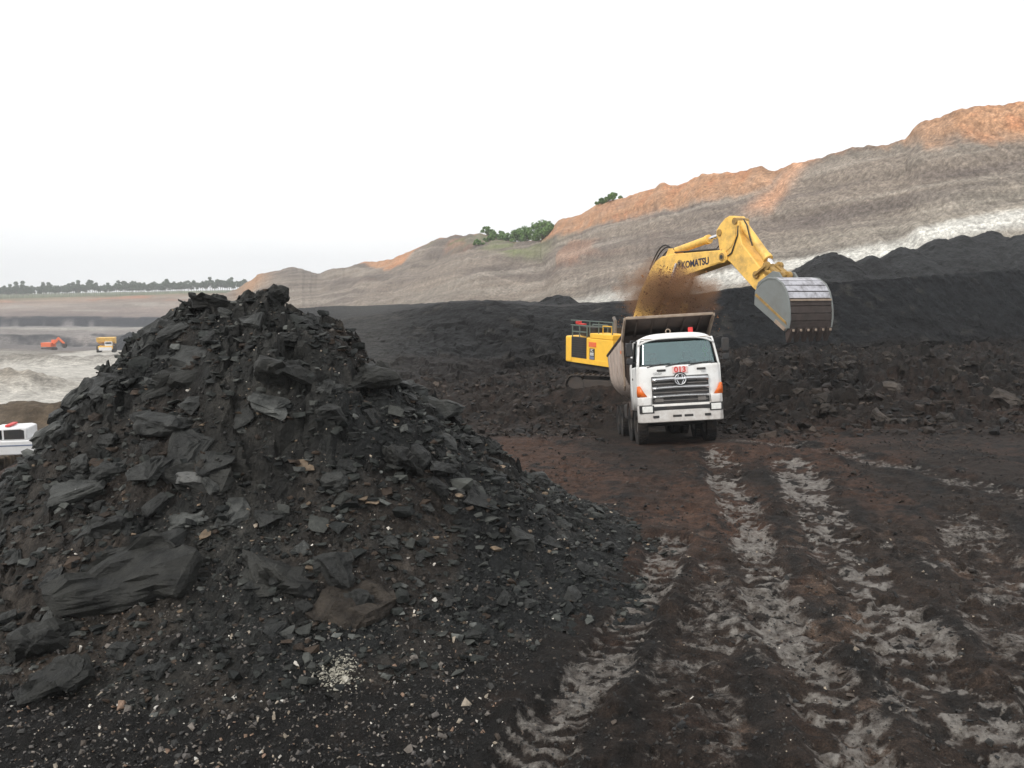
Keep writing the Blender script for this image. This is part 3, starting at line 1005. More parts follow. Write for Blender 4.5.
stra = fbm(st * 0.006, (v2 + 0.012 * fbm(U * 0.05, Hh * 0.1, 3, 63)) * 38, 4, 61) + 0.6 * fbm(st * 0.01, v2 * 110, 2, 62)
C = C * (1 + 0.26 * stra * ss(300, 420, st))[..., None]
C = mixc(C, L3(190, 146, 116), scar * 0.8)
C = mixc(C, L3(170, 130, 96), np.exp(-((st - 252) / 16) ** 2) * ss(0.6, 0.9, vq) * 0.7)
# grass on the older benches
gr = ss(0.0, 0.3, fbm(U * 0.06, Hh * 0.18, 4, 58) + 0.25) * np.exp(-((st - 512) / 36) ** 2) * ss(0.68, 0.8, vq) * (1 - om)
C = mixc(C, L3(112, 122, 78), gr * 0.7)
C = mixc(C, L3(100, 104, 70), ss(0.2, 0.4, fbm(U * 0.08, Hh * 0.2, 3, 59)) * np.exp(-((st - 455) / 25) ** 2) * ss(0.7, 0.85, vq) * 0.7)
C = np.clip(1.06 * C * (1 + 0.16 * teeth + 0.12 * teeth2)[..., None], 0.01, 1)
me = mesh_np('highwall', Pm, grid_faces(len(vv), len(ht)), C, smooth=False)
highwall = tag(link('highwall', me, None, M['wall']), kind='structure')
HW_P, HW_ST, HW_V = Pm, ht, vv


# ------------------------------------------------------------------ spoil piles on the bench
def cone_pile(name, label, peaks, z0, mat, c1, c2, seed, n=150, ext=None, group=None, rough=1.0):
    """dumped heap: the upper envelope of cones with slopes at the angle of repose"""
    x0, x1, y0, y1 = ext
    gx, gy = np.meshgrid(np.linspace(x0, x1, n), np.linspace(y0, y1, n))
    z = np.full(gx.shape, -50.0)
    for (px, py, pz, sl) in peaks:
        r = np.hypot(gx - px, gy - py)
        z = np.maximum(z, pz - sl * np.sqrt(r * r + 0.25) + 0.5 * sl)
    z = z + rough * (0.22 * fbm(gx * 0.25, gy * 0.25, 3, seed) + 0.12 * fbm(gx * 1.1, gy * 1.1, 3, seed + 1))
    b, _, rid = blocky(gx, gy, 0.8, seed + 2, 0.8)
    z = z + 0.18 * b * rough
    z = np.maximum(z, z0 - 1.2)
    nn = fbm(gx * 0.5, gy * 0.5, 4, seed + 3)
    Cc = mixc(np.zeros(gx.shape + (3,)) + np.array(c1), np.array(c2), ss(-0.3, 0.5, nn))
    Cc *= (0.8 + 0.4 * rid)[..., None]
    # local origin at the pile's base
    ox, oy = peaks[0][0], peaks[0][1]
    me_ = mesh_np(name, np.stack([gx - ox, gy - oy, z - z0], -1), grid_faces(n, n), np.clip(Cc, 0.004, 1), smooth=False)
    o = link(name, me_, None, mat)
    o.location = (ox, oy, z0)
    return tag(o, label, 'spoil pile', group)


def B3(b, e, y):
    return tuple(float(q) for q in bearing(np.float64(b), np.float64(e), y))


GP = 'dark spoil piles on the coal bench'
dk1, dk2 = L3(42, 43, 44), L3(29, 29, 30)


def pile_at(peaks_be, z0, seed, label, sl=0.62):
    pk = []
    for b, e, y in peaks_be:
        p = B3(b, e, y)
        pk.append((p[0], p[1], p[2], sl))
    xs, ys_ = [p[0] for p in pk], [p[1] for p in pk]
    h = max(p[2] for p in pk) - z0
    m = h / sl + 2
    return cone_pile('spoil_pile', label, pk, z0, M['bench'], dk1, dk2, seed, 110, (min(xs) - m, max(xs) + m, min(ys_) - m, max(ys_) + m), GP)


pile_at([(832, 252, 72), (826, 258, 73)], 5.2, 401, 'small pointed dark spoil pile on the bench, leftmost of the row')
pile_at([(905, 247, 73), (938, 238, 75), (962, 236, 75), (990, 231, 76), (872, 257, 72)], 5.6, 411, 'broad dark spoil pile with several peaks on the bench beneath the white band')
pile_at([(1022, 233, 74), (1070, 226, 75)], 5.8, 421, 'dark spoil pile cut off by the right edge of the picture')
pile_at([(560, 294, 92), (552, 297, 90)], 2.5, 431, 'low dark spoil pile on the pale slope above the excavator')


# ================================================================== the big coal heap in the foreground
RA, RB = np.array([-6.25, 16.5]), np.array([-4.35, 15.8])


def heap_smooth(x, y):
    d = RB - RA
    t = np.clip(((x - RA[0]) * d[0] + (y - RA[1]) * d[1]) / (d @ d), 0, 1)
    dx, dy = x - RA[0] - t * d[0], y - RA[1] - t * d[1]
    r = np.hypot(dx, dy)
    r = r * (1 + 0.10 * fbm(np.arctan2(dy, dx) * 1.6, r * 0.12, 3, 500)) 
    zr = np.interp(r, [0, 0.5, 1.0, 2.3, 3.9, 5.4, 7.0, 9, 14], [4.36, 4.28, 3.98, 2.85, 1.5, 0.5, 0.0, -0.35, -1.2])
    zl = np.interp(r, [0, 0.3, 3.3, 6.3, 9, 14], [4.36, 4.22, 1.1, -1.6, -3.6, -7])
    wl = ss(0.35, 0.85, -dx / (r + 0.2) + 0.0 * dy)
    return zr * (1 - wl) + zl * wl, r


def heap_z(x, y, extra=False):
    x = np.asarray(x, float)
    y = np.asarray(y, float)
    z, r = heap_smooth(x, y)
    a = np.clip(1.25 - r * 0.12, 0.25, 1.0)
    z = z + a * 0.36 * fbm(x * 0.5, y * 0.5, 3, 501) * ss(0.2, 1.5, r)
    # bedding slabs dip to the right and towards the front
    b1, e1, r1 = blocky(x + 0.25 * z, y, 1.25, 511, 0.55)
    b2, e2, r2 = blocky(x, y, 0.55, 512, 0.75)
    b3, e3, r3 = blocky(x, y, 0.24, 513, 0.9)
    b4, e4, r4 = blocky(x, y, 0.11, 514, 0.9)
    big = ss(-0.25, 0.25, fbm(x * 0.5 + 9, y * 0.5, 3, 515)) * ss(6.2, 4.5, r)
    z = z + a * (0.42 * big * b1 + 0.5 * (0.3 + 0.7 * big) * b2 + 0.45 * b3 + 0.45 * b4)
    top = ss(0.9, 0.2, r)
    z = z + top * (0.12 * b2 / 0.55 + 0.1 * vn(x * 3, y * 3, 9))
    if extra:
        return z, r, r2, r3, big
    return z


NX, NY = 450, 400
gx, gy = np.meshgrid(np.linspace(-15, 5.5, NX), np.linspace(7.0, 25.0, NY))
Z, r, r2, r3, big = heap_z(gx, gy, True)
n1 = fbm(gx * 0.5, gy * 0.5, 4, 521)
n2 = fbm(gx * 2.5, gy * 2.5, 3, 522)
C = np.zeros(gx.shape + (3,)) + L3(49, 49, 46)
C = mixc(C, L3(34, 36, 35), ss(-0.2, 0.3, n1))
C = mixc(C, L3(64, 56, 48), ss(0.1, 0.5, fbm(gx * 0.4 + 3, gy * 0.4, 3, 523)) * ss(-3, -6, gx) * 0.7)
C = mixc(C, L3(36, 38, 38), ss(-4.0, -1.0, gx) * 0.6)  # right flank darkened in colour, standing in for its shade
C = mixc(C, L3(96, 92, 86), ss(0.35, 0.55, n2) * 0.35)
C = mixc(C, L3(74, 62, 52), ss(0.05, 0.45, fbm(gx * 0.7, gy * 0.7, 3, 527) + 0.12 * (gx < -5)) * 0.42)
C = np.clip(0.5 * C * (0.6 + 0.8 * r3)[..., None] * (0.75 + 0.5 * r2)[..., None], 0.005, 1)
heap = tag(empty('coal_heap', (-5.4, 16.0, 0)), 'tall heap of broken black coal and shale filling the left foreground', 'coal heap')
HO = np.array([-5.4, 16.0, 0])
me = mesh_np('heap_core', np.stack([gx, gy, Z], -1) - HO, grid_faces(NY, NX), C, smooth=False)
link('heap_core', me, heap, M['heap'])


def heap_normal_rot(x, y, seed):
    e = 0.25
    z0 = float(heap_smooth(np.array([x]), np.array([y]))[0][0])
    zx = float(heap_smooth(np.array([x + e]), np.array([y]))[0][0])
    zy = float(heap_smooth(np.array([x]), np.array([y + e]))[0][0])
    return Vector((-(zx - z0) / e, -(zy - z0) / e, 1)).normalized()


def set_rock(o, p, size, nrm, spin, lean, sz=(1, 1, 1)):
    q = nrm.to_track_quat('Z', 'Y')
    up = Vector((0, 0, 1)).lerp(nrm, 0.7).normalized()
    q = up.to_track_quat('Z', 'Y')
    m = q.to_matrix().to_4x4() @ Matrix.Rotation(lean, 4, 'X') @ Matrix.Rotation(spin, 4, 'Z')
    o.rotation_euler = m.to_euler()
    o.location = p
    o.scale = (size * sz[0], size * sz[1], size * sz[2])


# the 260 largest loose rocks, each on its own
cnt = 0
tries = 0
placed = []
while cnt < 296 and tries < 6000:
    tries += 1
    x, y = random.uniform(-10.5, 2.2), random.uniform(9.3, 19.0)
    zs, rr = heap_smooth(np.array([x]), np.array([y]))
    if rr[0] > 6.6 or rr[0] < 0.5:
        continue
    s = 0.27 * math.exp(random.gauss(0.3, 0.5)) * (1.25 if rr[0] < 4.2 else 0.85)
    if rr[0] > 5.0:
        s *= 0.7
    s = min(s, 0.95)
    if any((x - a) ** 2 + (y - b) ** 2 < (0.5 * (s + c)) ** 2 * 0.3 for a, b, c in placed):
        continue
    placed.append((x, y, s))
    z = float(heap_z(np.array([x]), np.array([y]))[0])
    o = link('rock', ROCK_ME[random.randrange(len(ROCK_ME))], heap)
    set_rock(o, Vector((x, y, z + s * 0.02)) - Vector(HO), s, heap_normal_rot(x, y, 0), random.uniform(0, 6.28), random.gauss(0, 0.3),
             (random.uniform(0.8, 1.5), 1, random.uniform(0.7, 1.2)))
    cnt += 1

# small rubble between them
N = 13500
x = rng.uniform(-12, 3.5, N * 2)
y = rng.uniform(8.2, 21, N * 2)
zs, rr = heap_smooth(x, y)
k = (rr < 7.6) & (y < 18.5 + rng.uniform(0, 2, len(x)))
x, y, rr = x[k][:N], y[k][:N], rr[k][:N]
S = 0.075 * np.exp(rng.normal(0.15, 0.55, len(x)))
S = np.clip(S, 0.03, 0.42) * np.where(rr > 5.2, 0.7, 1.0)
Z = heap_z(x, y)
cc = np.array([L3(56, 59, 56), L3(38, 41, 40), L3(80, 82, 78), L3(74, 62, 52), L3(104, 106, 102), L3(140, 122, 102)])
Cc = cc[rng.choice(6, len(x), p=[0.36, 0.3, 0.17, 0.09, 0.06, 0.02])] * rng.uniform(0.32, 0.8, len(x))[:, None]
me = scatter_mesh('rubble', np.stack([x, y, Z + S * 0.12], -1) - HO, S, Cc, SLABS, 0.35)
tag(link('rubble', me, heap, M['rubble']), kind='stuff')


def rough_boulder(name, seed, dims, mat, label, cat='boulder', cuts=5, amp=0.06, group=None, strata=0.0):
    """a boulder: hull, subdivided and chipped"""
    V_, F_ = rock_shape(seed, 1.0, 18)
    me_ = mesh_np(name, V_ * np.array(dims), F_)
    bm = bmesh.new()
    bm.from_mesh(me_)
    bmesh.ops.subdivide_edges(bm, edges=bm.edges, cuts=cuts, use_grid_fill=True)
    bm.normal_update()
    vs = np.array([v.co[:] for v in bm.verts])
    nr = np.array([v.normal[:] for v in bm.verts])
    sc_ = 3.2 / max(dims)
    d = fbm(vs[:, 0] * sc_ + vs[:, 2] * sc_, vs[:, 1] * sc_ - vs[:, 2] * sc_, 3, seed) * amp
    b, _, _ = blocky(vs[:, 0] + vs[:, 2] * 0.7, vs[:, 1] + vs[:, 2] * 0.4, max(dims) * 0.28, seed + 3, 0.6)
    d = d * 1.6 + b * (0.42 if max(dims) > 0.6 else 0.15)
    if strata:
        d = d + strata * np.sign(np.sin(vs[:, 2] / (dims[2] * 0.12) + 2 * fbm(vs[:, 0] * 2, vs[:, 1] * 2, 2, seed))) 
    for v, q in zip(bm.verts, vs + nr * d[:, None]):
        v.co = q
    bm.to_mesh(me_)
    bm.free()
    o = link(name, me_, None, mat)
    return tag(o, label, cat, group)


def on_heap(x, y):
    return max(float(heap_z(np.array([x]), np.array([y]))[0]), float(floor_z(np.array([x]), np.array([y]))[0]))


def put(o, x, y, dz, rot):
    o.location = (x, y, on_heap(x, y) + dz)
    o.rotation_euler = rot
    return o


BO = 'boulders picked out on the coal heap'
for (nm, sd, dm, mt, lab, x, y, dz, rot) in [
    ('boulder', 601, (0.62, 0.5, 0.52), 'rock_big', 'square black block perched on the very top of the coal heap', -4.5, 15.9, 0.02, (0.05, 0.1, 0.5)),
    ('boulder', 602, (1.0, 0.6, 0.34), 'rock_big', 'lumpy black clod along the left end of the heap crest', -5.75, 16.0, 0.1, (0.1, 0.12, 0.2)),
    ('boulder', 603, (1.9, 1.1, 0.62), 'rock_big', 'huge dark slab with a brown upper edge near the lower left of the heap', -5.25, 10.95, 0.1, (0.55, -0.22, 0.15)),
    ('boulder', 617, (1.25, 1.0, 0.9), 'rock_brown', 'rounded brown mudstone boulder at the front foot of the heap', -2.1, 10.7, -0.12, (0.2, 0.1, 0.6)),
    ('stone', 605, (0.58, 0.36, 0.13), 'rock_pale', 'pale grey flat slab shining in the middle of the heap', -4.85, 12.35, 0.1, (0.7, 0.15, 0.3)),
    ('stone', 606, (0.18, 0.12, 0.09), 'rock_tan', 'small orange tan stone on the left flank of the heap', -6.85, 13.1, 0.06, (0.6, 0.5, 0.4)),
    ('stone', 607, (0.22, 0.14, 0.12), 'rock_pale', 'small whitish block low on the left flank of the heap', -6.65, 12.5, 0.06, (0.5, 0.2, 0.9)),
    ('boulder', 608, (1.15, 0.75, 0.3), 'rock_big', 'flat dark slab jutting from the right shoulder of the heap', -2.55, 14.6, 0.2, (0.12, -0.25, 0.3)),
    ('boulder', 609, (1.5, 0.7, 0.24), 'rock_big', 'long dark slab tilted up across the upper face of the heap', -5.7, 14.3, 0.12, (0.45, -0.45, 0.35)),
    ('boulder', 610, (0.75, 0.7, 0.34), 'rock_big', 'grey angular slab leaning on the right flank of the heap', -1.75, 13.3, 0.12, (0.5, 0.5, 0.8)),
    ('boulder', 611, (0.95, 0.7, 0.5), 'rock_big', 'dark boulder at the left edge of the heap foot above the gravel', -5.9, 10.1, 0.1, (0.3, 0.1, 1.2)),
    ('boulder', 612, (0.8, 0.55, 0.4), 'rock_big', 'dark wedge of shale in the bottom left corner', -5.35, 9.3, 0.1, (0.4, -0.3, 0.2)),
    ('boulder', 613, (1.5, 0.9, 0.42), 'rock_big', 'broad layered black slab below the pale slab on the heap', -4.9, 12.5, 0.06, (0.5, 0.1, -0.2)),
    ('boulder', 614, (1.0, 0.55, 0.36), 'rock_big', 'dark jagged block in the hollow at the heap centre', -3.75, 13.6, 0.1, (0.6, 0.3, 0.5)),
    ('boulder', 615, (1.1, 0.8, 0.4), 'rock_big', 'black slab under the mudstone boulder at the heap foot', -3.2, 10.9, 0.05, (0.35, 0.12, 0.1)),
]:
    put(rough_boulder(nm, sd, dm, M[mt], lab, nm, amp=(0.07 if mt == 'rock_brown' else 0.055) * max(dm) ** 0.6 if dm[0] > 0.6 else 0.01, strata=0.016 if dm[0] > 0.6 else 0), x, y, dz, rot)['group'] = BO

# ------------------------------------------------------------------ stones on the floor
# loose rocks on the rough ground by the bench foot (pieces of the floor)
cnt = 0
while cnt < 285:
    if cnt < 200:
        x, y = random.uniform(6.5, 26), random.uniform(26.5, 46)
        if abs(x - 5.2) < 2.6 and y < 36 or x > 0.66 * y:
            continue
        if random.random() > math.exp(-((x - 15.5) / 8.0) ** 2) * 1.1:
            continue
    elif cnt < 255:
        x, y = random.uniform(-7, 3), random.uniform(30, 44)
        if x < -0.25 * y + 1:
            continue
    else:
        x, y = random.uniform(-0.5, 9), random.uniform(9, 24)
    if abs(x - 5.2) < 2.0 and 24 < y < 36:
        continue
    s = 0.26 * math.exp(random.gauss(0.3, 0.5)) if cnt < 255 else random.uniform(0.1, 0.2)
    s = min(s, 1.2)
    o = link('rock', FLOOR_ROCK_ME[random.randrange(len(ROCK_ME))], floor)
    z = float(floor_z(np.array([x]), np.array([y]))[0])
    set_rock(o, Vector((x, y, z + s * 0.06)), s, Vector((0, 0, 1)), random.uniform(0, 6.28), random.gauss(0, 0.35), (random.uniform(0.9, 1.5), 1, random.uniform(0.8, 1.2)))
    cnt += 1

# rubble by the bench foot
N = 9000
x = rng.uniform(-9, 32, N * 2)
y = rng.uniform(26, 56, N * 2)
k = (x < 0.66 * y) & (x > -0.26 * y + 1) & ~((np.abs(x - 5.2) < 2.2) & (y < 35)) & ~((np.abs(x - 6) < 2.8) & (np.abs(y - 41.4) < 2.6))
x, y = x[k][:N], y[k][:N]
S = np.clip(0.13 * np.exp(rng.normal(0.1, 0.5, len(x))), 0.05, 0.5)
Z = floor_z(x, y)
cc = np.array([L3(52, 45, 40), L3(66, 56, 49), L3(84, 74, 66), L3(38, 37, 36)])
Cc = cc[rng.choice(4, len(x), p=[0.4, 0.25, 0.12, 0.23])] * rng.uniform(0.32, 0.8, len(x))[:, None]
me = scatter_mesh('rubble', np.stack([x, y, Z + S * 0.1], -1), S, Cc, SHAPES[:12], 0.6)
tag(link('rubble', me, floor, M['rubble']), kind='stuff')

# gravel and clods in the near foreground
N = 24000
x = rng.uniform(-6.5, 7.5, N * 3)
y = rng.uniform(7.2, 18, N * 3)
dens = np.where(x < 0.2 + 0.3 * (y - 10), 0.9, 0.22) * np.exp(-(y - 7) / 9)
k = rng.uniform(0, 1, len(x)) < dens
x, y = x[k][:N], y[k][:N]
S = np.clip(0.026 * np.exp(rng.normal(0.0, 0.5, len(x))), 0.01, 0.12)
Z = np.maximum(floor_z(x, y), heap_z(x, y))
cc = np.array([L3(48, 47, 45), L3(36, 36, 36), L3(70, 62, 55), L3(96, 90, 84), L3(150, 138, 122), L3(196, 190, 180)])
Cc = cc[rng.choice(6, len(x), p=[0.38, 0.34, 0.16, 0.07, 0.035, 0.015])] * rng.uniform(0.75, 1.25, len(x))[:, None]
lite = (x < -0.4 + 0.6 * fbm(x, y, 2, 91)) & (y < 11.2)
pick = lite & (rng.uniform(0, 1, len(x)) < 0.3)
Cc[pick] = np.array([L3(104, 98, 92), L3(146, 136, 122), L3(122, 100, 84), L3(180, 177, 170), L3(84, 80, 77)])[rng.choice(5, pick.sum(), p=[0.33, 0.12, 0.1, 0.04, 0.41])]
S[pick] *= 1.1
pt = np.hypot((x + 2.1) / 0.24, (y - 9.5) / 0.3) < 1.0 + 0.4 * fbm(x * 5, y * 5, 2, 92)
Cc[pt] = L3(160, 156, 144) * rng.uniform(0.4, 1.1, pt.sum())[:, None]
me = scatter_mesh('gravel', np.stack([x, y, Z + S * 0.15], -1), S, Cc, PEBB, 0.8)
tag(link('gravel', me, floor, M['pebble']), kind='stuff')
N = 7000
x = rng.uniform(-2, 15, N * 3)
y = rng.uniform(8, 30, N * 3)
k = (x < 0.66 * y) & (x > np.where(y < 16, -0.1 + 0.3 * (y - 10), -0.5)) & (fbm(x * 0.7, y * 0.7, 3, 141) + rng.normal(0, 0.25, len(x)) > 0.05) & ~((np.abs(x - 5.2) < 1.6) & (y > 24))
x, y = x[k][:N], y[k][:N]
S = np.clip((0.012 + 0.0012 * y) * np.exp(rng.normal(0.1, 0.5, len(x))), 0.015, 0.2)
cc = np.array([L3(44, 39, 36), L3(62, 52, 46), L3(36, 35, 34), L3(90, 80, 72)])
Cc = cc[rng.choice(4, len(x), p=[0.4, 0.28, 0.25, 0.07])] * rng.uniform(0.5, 1.05, len(x))[:, None]
me = scatter_mesh('clods', np.stack([x, y, floor_z(x, y) + S * 0.1], -1), S, Cc, PEBB, 0.8)
tag(link('clods', me, floor, M['pebble']), kind='stuff')
# a crushed pale lump beside them
N = 520
x = rng.normal(-2.1, 0.11, N) + rng.normal(0, 0.1, N) * (rng.random(N) < 0.4)
y = rng.normal(9.5, 0.13, N)
S = rng.uniform(0.01, 0.038, N)
me = scatter_mesh('crushed_stone', np.stack([x, y, np.maximum(floor_z(x, y), heap_z(x, y)) + S * 0.2], -1), S, L3(170, 166, 152) * rng.uniform(0.35, 1.15, N)[:, None], PEBB, 0.8)
tag(link('crushed_stone', me, floor, M['pebble']), kind='stuff')


# ================================================================== dump truck
truck = tag(empty('dump_truck', TRUCK_LOC, (-TRUCK_PITCH, -TRUCK_ROLL, R(-1.6))),
            'white cab tipper truck with dusty brown bed being loaded beneath the excavator', 'dump truck')
truck.scale = (1.03,) * 3


def fy(x, z):
    """front face of the cab: gently crowned, corners swept back, windscreen raked"""
    rake = np.interp(z, [0.9, 1.4, 2.28, 3.08, 3.2], [0.03, 0.0, 0.03, 0.34, 0.42])
    return float(rake) + 0.05 * (x / 1.2) ** 2 + 0.09 * (abs(x) / 1.2) ** 8


def hwid(z):
    return float(np.interp(z, [0.9, 2.28, 3.08, 3.25], [1.235, 1.225, 1.12, 1.05]))


cab = MB()
rows = [0.98, 1.2, 1.6, 2.0, 2.22, 2.3]
cab.grid([[(hwid(z) * t, fy(hwid(z) * t, z), z) for t in np.linspace(-1, 1, 25)] for z in rows])
o_cab = cab.build('front_panel', M['white'], truck, solid=0.035)
ws = MB()
ws.grid([[(hwid(z) * t * 0.945, fy(hwid(z) * t * 0.945, z) + 0.012, z) for t in np.linspace(-1, 1, 21)] for z in np.linspace(2.29, 3.07, 9)])
o_ws = ws.build('windscreen', M['glass'], truck, solid=0.008)
g = MB()
for zz in (2.3, 3.065):
    g.tube([(hwid(zz) * t * 0.945, fy(hwid(zz) * t * 0.945, zz) - 0.004, zz) for t in np.linspace(-1, 1, 15)], 0.016, 6)
for sx in (-1, 1):
    g.tube([(sx * hwid(z) * 0.945, fy(hwid(z) * 0.945, z) - 0.002, z) for z in np.linspace(2.3, 3.065, 7)], 0.016, 6)
g.build('seal', M['black'], o_ws)
for sx in (-1, 1):
    p = MB()
    P_ = []
    for z in np.linspace(2.26, 3.12, 8):
        a, b = hwid(z) * 0.95, hwid(z)
        P_.append([(sx * a, fy(a, z) + 0.0, z), (sx * (a + b) / 2, fy((a + b) / 2, z) + 0.01, z), (sx * b, fy(b, z), z), (sx * b, fy(b, z) + 0.13, z)])
    p.grid(P_)
    p.build('pillar', M['white'], truck, solid=0.04)
# roof: crowned sheet that turns down on all sides
P_ = []
for v_ in np.linspace(0, 1, 14):
    row = []
    for t in np.linspace(-1, 1, 23):
        y_ = 0.30 + v_ * 1.85
        crown = 3.28 - 0.17 * abs(t) ** 5 - 0.17 * max(0, 1 - v_ / 0.16) ** 2 - 0.10 * max(0, (v_ - 0.85) / 0.15) ** 2 - 0.03 * t * t
        row.append((t * 1.135, y_ + 0.05 * t * t * (1 - v_), crown))
    P_.append(row)
rf = MB().grid(P_).build('roof', M['white'], truck, solid=0.04)
MB().box(-1.05, 1.05, 0.335, 0.36, 3.115, 3.135).build('roof_seam', M['bed_lip'], rf)
for sx in (-1, 1):
    dr = MB()
    P_ = [[(sx * hwid(z), y_, z) for y_ in np.linspace(0.16, 1.42, 8)] for z in (0.98, 1.3, 1.8, 2.24, 2.3)]
    P_[0] = [(sx * 1.22, y_, 0.98) for y_ in np.linspace(0.16, 1.42, 8)]
    dr.grid(P_)
    d = dr.build('door', M['white'], truck, solid=0.04)
    hh = MB().box(sx * 1.25 - 0.012, sx * 1.25 + 0.012, 1.15, 1.36, 1.92, 1.98)
    hh.build('handle', M['black'], d, bevel=0.008)
    gl = MB().grid([[(sx * (hwid(z) - 0.01), y_, z) for y_ in (0.36 + (z - 2.3) * 0.35, 1.38)] for z in (2.3, 2.7, 3.06)])
    gl.build('side_window', M['glass_dark'], d, solid=0.008)
    fr = MB().tube([(sx * hwid(2.3), 1.4, 2.3), (sx * hwid(3.08), 1.4, 3.08)], 0.03, 6)
    fr.build('window_frame', M['black'], d)
    qp = MB().grid([[(sx * hwid(z), y_, z) for y_ in (1.43, 1.8, 2.12)] for z in (0.98, 1.6, 2.3, 3.1)])
    qp.build('cab_side', M['white'], truck, solid=0.04)
    st_ = MB()
    st_.box(sx * 1.0 - 0.2, sx * 1.0 + 0.2, 0.1, 0.62, 0.62, 0.66)
    st_.box(sx * 1.18 - 0.03, sx * 1.18 + 0.03, 0.32, 0.62, 0.64, 1.0)
    st_.build('step', M['white'], truck, bevel=0.015)
    # mirrors
    m_ = MB().tube([(sx * 1.17, 0.3, 3.06), (sx * 1.36, 0.16, 3.1), (sx * 1.42, 0.14, 2.95)], 0.02, 6).build('mirror_arm', M['black'], truck)
    mr = MB().tube([(sx * 1.2, 0.3, 2.45), (sx * 1.38, 0.16, 2.42), (sx * 1.42, 0.14, 2.5)], 0.02, 6)
    mr.build('mirror_arm', M['black'], truck)
    MB().box(sx * 1.43 - 0.11, sx * 1.43 + 0.11, 0.1, 0.2, 2.62, 3.04).build('mirror', M['black'], m_, bevel=0.035)
    MB().box(sx * 1.43 - 0.10, sx * 1.43 + 0.10, 0.1, 0.2, 2.38, 2.58).build('mirror', M['black'], m_, bevel=0.035)
MB().box(-1.16, 1.16, 2.08, 2.13, 0.98, 3.1).build('cab_back', M['white'], truck, bevel=0.02)
MB().box(-1.17, 1.17, 0.16, 2.08, 0.96, 1.0).build('cab_floor', M['chassis'], truck)
dash = MB().prism([(0.2, 1.0), (0.2, 2.18), (0.34, 2.26), (0.62, 2.16), (0.66, 1.85), (0.5, 1.0)], 'x', -1.14, 1.14).build('dashboard', M['black'], truck, bevel=0.02)
sw = MB().lathe([(0.2 + 0.018 * math.cos(a), 0.018 * math.sin(a)) for a in np.linspace(0, 2 * math.pi, 7)[:-1]], (0, 0, 0), 'y', 20)
sw.bar((-0.2, 0, 0), (0.2, 0, 0), 0.03, 0.02).xf(Matrix.Translation((-0.55, 0.72, 2.12)) @ Matrix.Rotation(R(-55), 4, 'X'))
sw.build('steering_wheel', M['black'], dash)
for sx in (-1, 1):
    s_ = MB()
    s_.box(sx * 0.55 - 0.27, sx * 0.55 + 0.27, 0.95, 1.5, 1.5, 1.68)
    s_.prism([(1.42, 1.6), (1.58, 1.6), (1.72, 2.5), (1.58, 2.52)], 'x', sx * 0.55 - 0.26, sx * 0.55 + 0.26)
    s_.prism([(1.6, 2.52), (1.7, 2.52), (1.73, 2.76), (1.64, 2.76)], 'x', sx * 0.55 - 0.14, sx * 0.55 + 0.14)
    s_.box(sx * 0.55 - 0.2, sx * 0.55 + 0.2, 1.0, 1.45, 1.0, 1.5)
    s_.build('seat', M['seat'], truck, bevel=0.04)
# wipers and grab slots under the windscreen
for (x0, z0, x1, z1) in ((-0.95, 2.27, -0.25, 2.36), (-0.4, 2.27, 0.35, 2.38), (0.28, 2.27, 1.0, 2.37)):
    wv = MB().tube([(x0, fy(x0, 2.26) - 0.03, z0), ((x0 + x1) / 2, fy(0.3, 2.32) - 0.03, (z0 + z1) / 2 + 0.015), (x1, fy(x1, z1) - 0.025, z1)], 0.011, 5)
    wv.build('wiper', M['black'], truck)
for x0 in (-0.66, 0.52):
    MB().box(x0, x0 + 0.26, -0.012, 0.06, 2.13, 2.19).build('grab_slot', M['black'], truck, bevel=0.012)
# grille
gr_ = MB().box(-0.84, 0.84, -0.03, 0.05, 1.13, 1.98).build('grille', M['black'], truck, bevel=0.02)
for z0, z1, m in ((1.84, 1.955, 'chrome'), (1.6, 1.69, 'chrome'), (1.36, 1.43, 'chrome')):
    pts = [(-0.83 + 1.66 * t) for t in np.linspace(0, 1, 15)]
    P_ = []
    for zz, dy in ((z0, -0.045), (z0 + (z1 - z0) * 0.5, -0.075), (z1, -0.05)):
        P_.append([(x_, dy - 0.02 * (1 - (x_ / 0.84) ** 2), zz + 0.02 * (x_ / 0.84) ** 2 * (-1)) for x_ in pts])
    MB().grid(P_).build('grille_bar', M[m], gr_, solid=0.02)
for z0 in (1.76, 1.5, 1.26):
    MB().box(-0.8, 0.8, -0.042, -0.03, z0 - 0.012, z0 + 0.012).build('grille_slat', M['rim'], gr_)
for x0 in (-0.76, 0.5):
    MB().box(x0, x0 + 0.24, -0.05, -0.03, 1.22, 1.33).build('grille_lamp', M['rim'], gr_, bevel=0.01)
em = MB().cyl((0, -0.05, 1.87), (0, -0.085, 1.87), 0.215, 32).build('emblem', M['black'], gr_, bevel=0.01)
ring = MB().lathe([(0.16 + 0.016 * math.cos(a), 0.016 * math.sin(a)) for a in np.linspace(0, 2 * math.pi, 9)[:-1]], (0, -0.095, 1.87), 'y', 32)
ring.bar((-0.15, -0.095, 1.885), (0.15, -0.095, 1.885), 0.02, 0.026)
ring.bar((-0.085, -0.095, 1.87), (-0.05, -0.095, 2.0), 0.02, 0.026, (0, 1, 0))
ring.bar((0.085, -0.095, 1.87), (0.05, -0.095, 2.0), 0.02, 0.026, (0, 1, 0))
ring.bar((-0.10, -0.095, 1.85), (-0.04, -0.095, 1.73), 0.02, 0.026, (0, 1, 0))
ring.bar((0.10, -0.095, 1.85), (0.04, -0.095, 1.73), 0.02, 0.026, (0, 1, 0))
ring.build('emblem_ring', M['chrome'], em)
RX = Matrix.Rotation(R(90), 4, 'X')
stk = MB().box(-0.2, 0.24, -0.018, 0.03, 2.06, 2.25).build('number_sticker', M['sticker_pink'], truck)
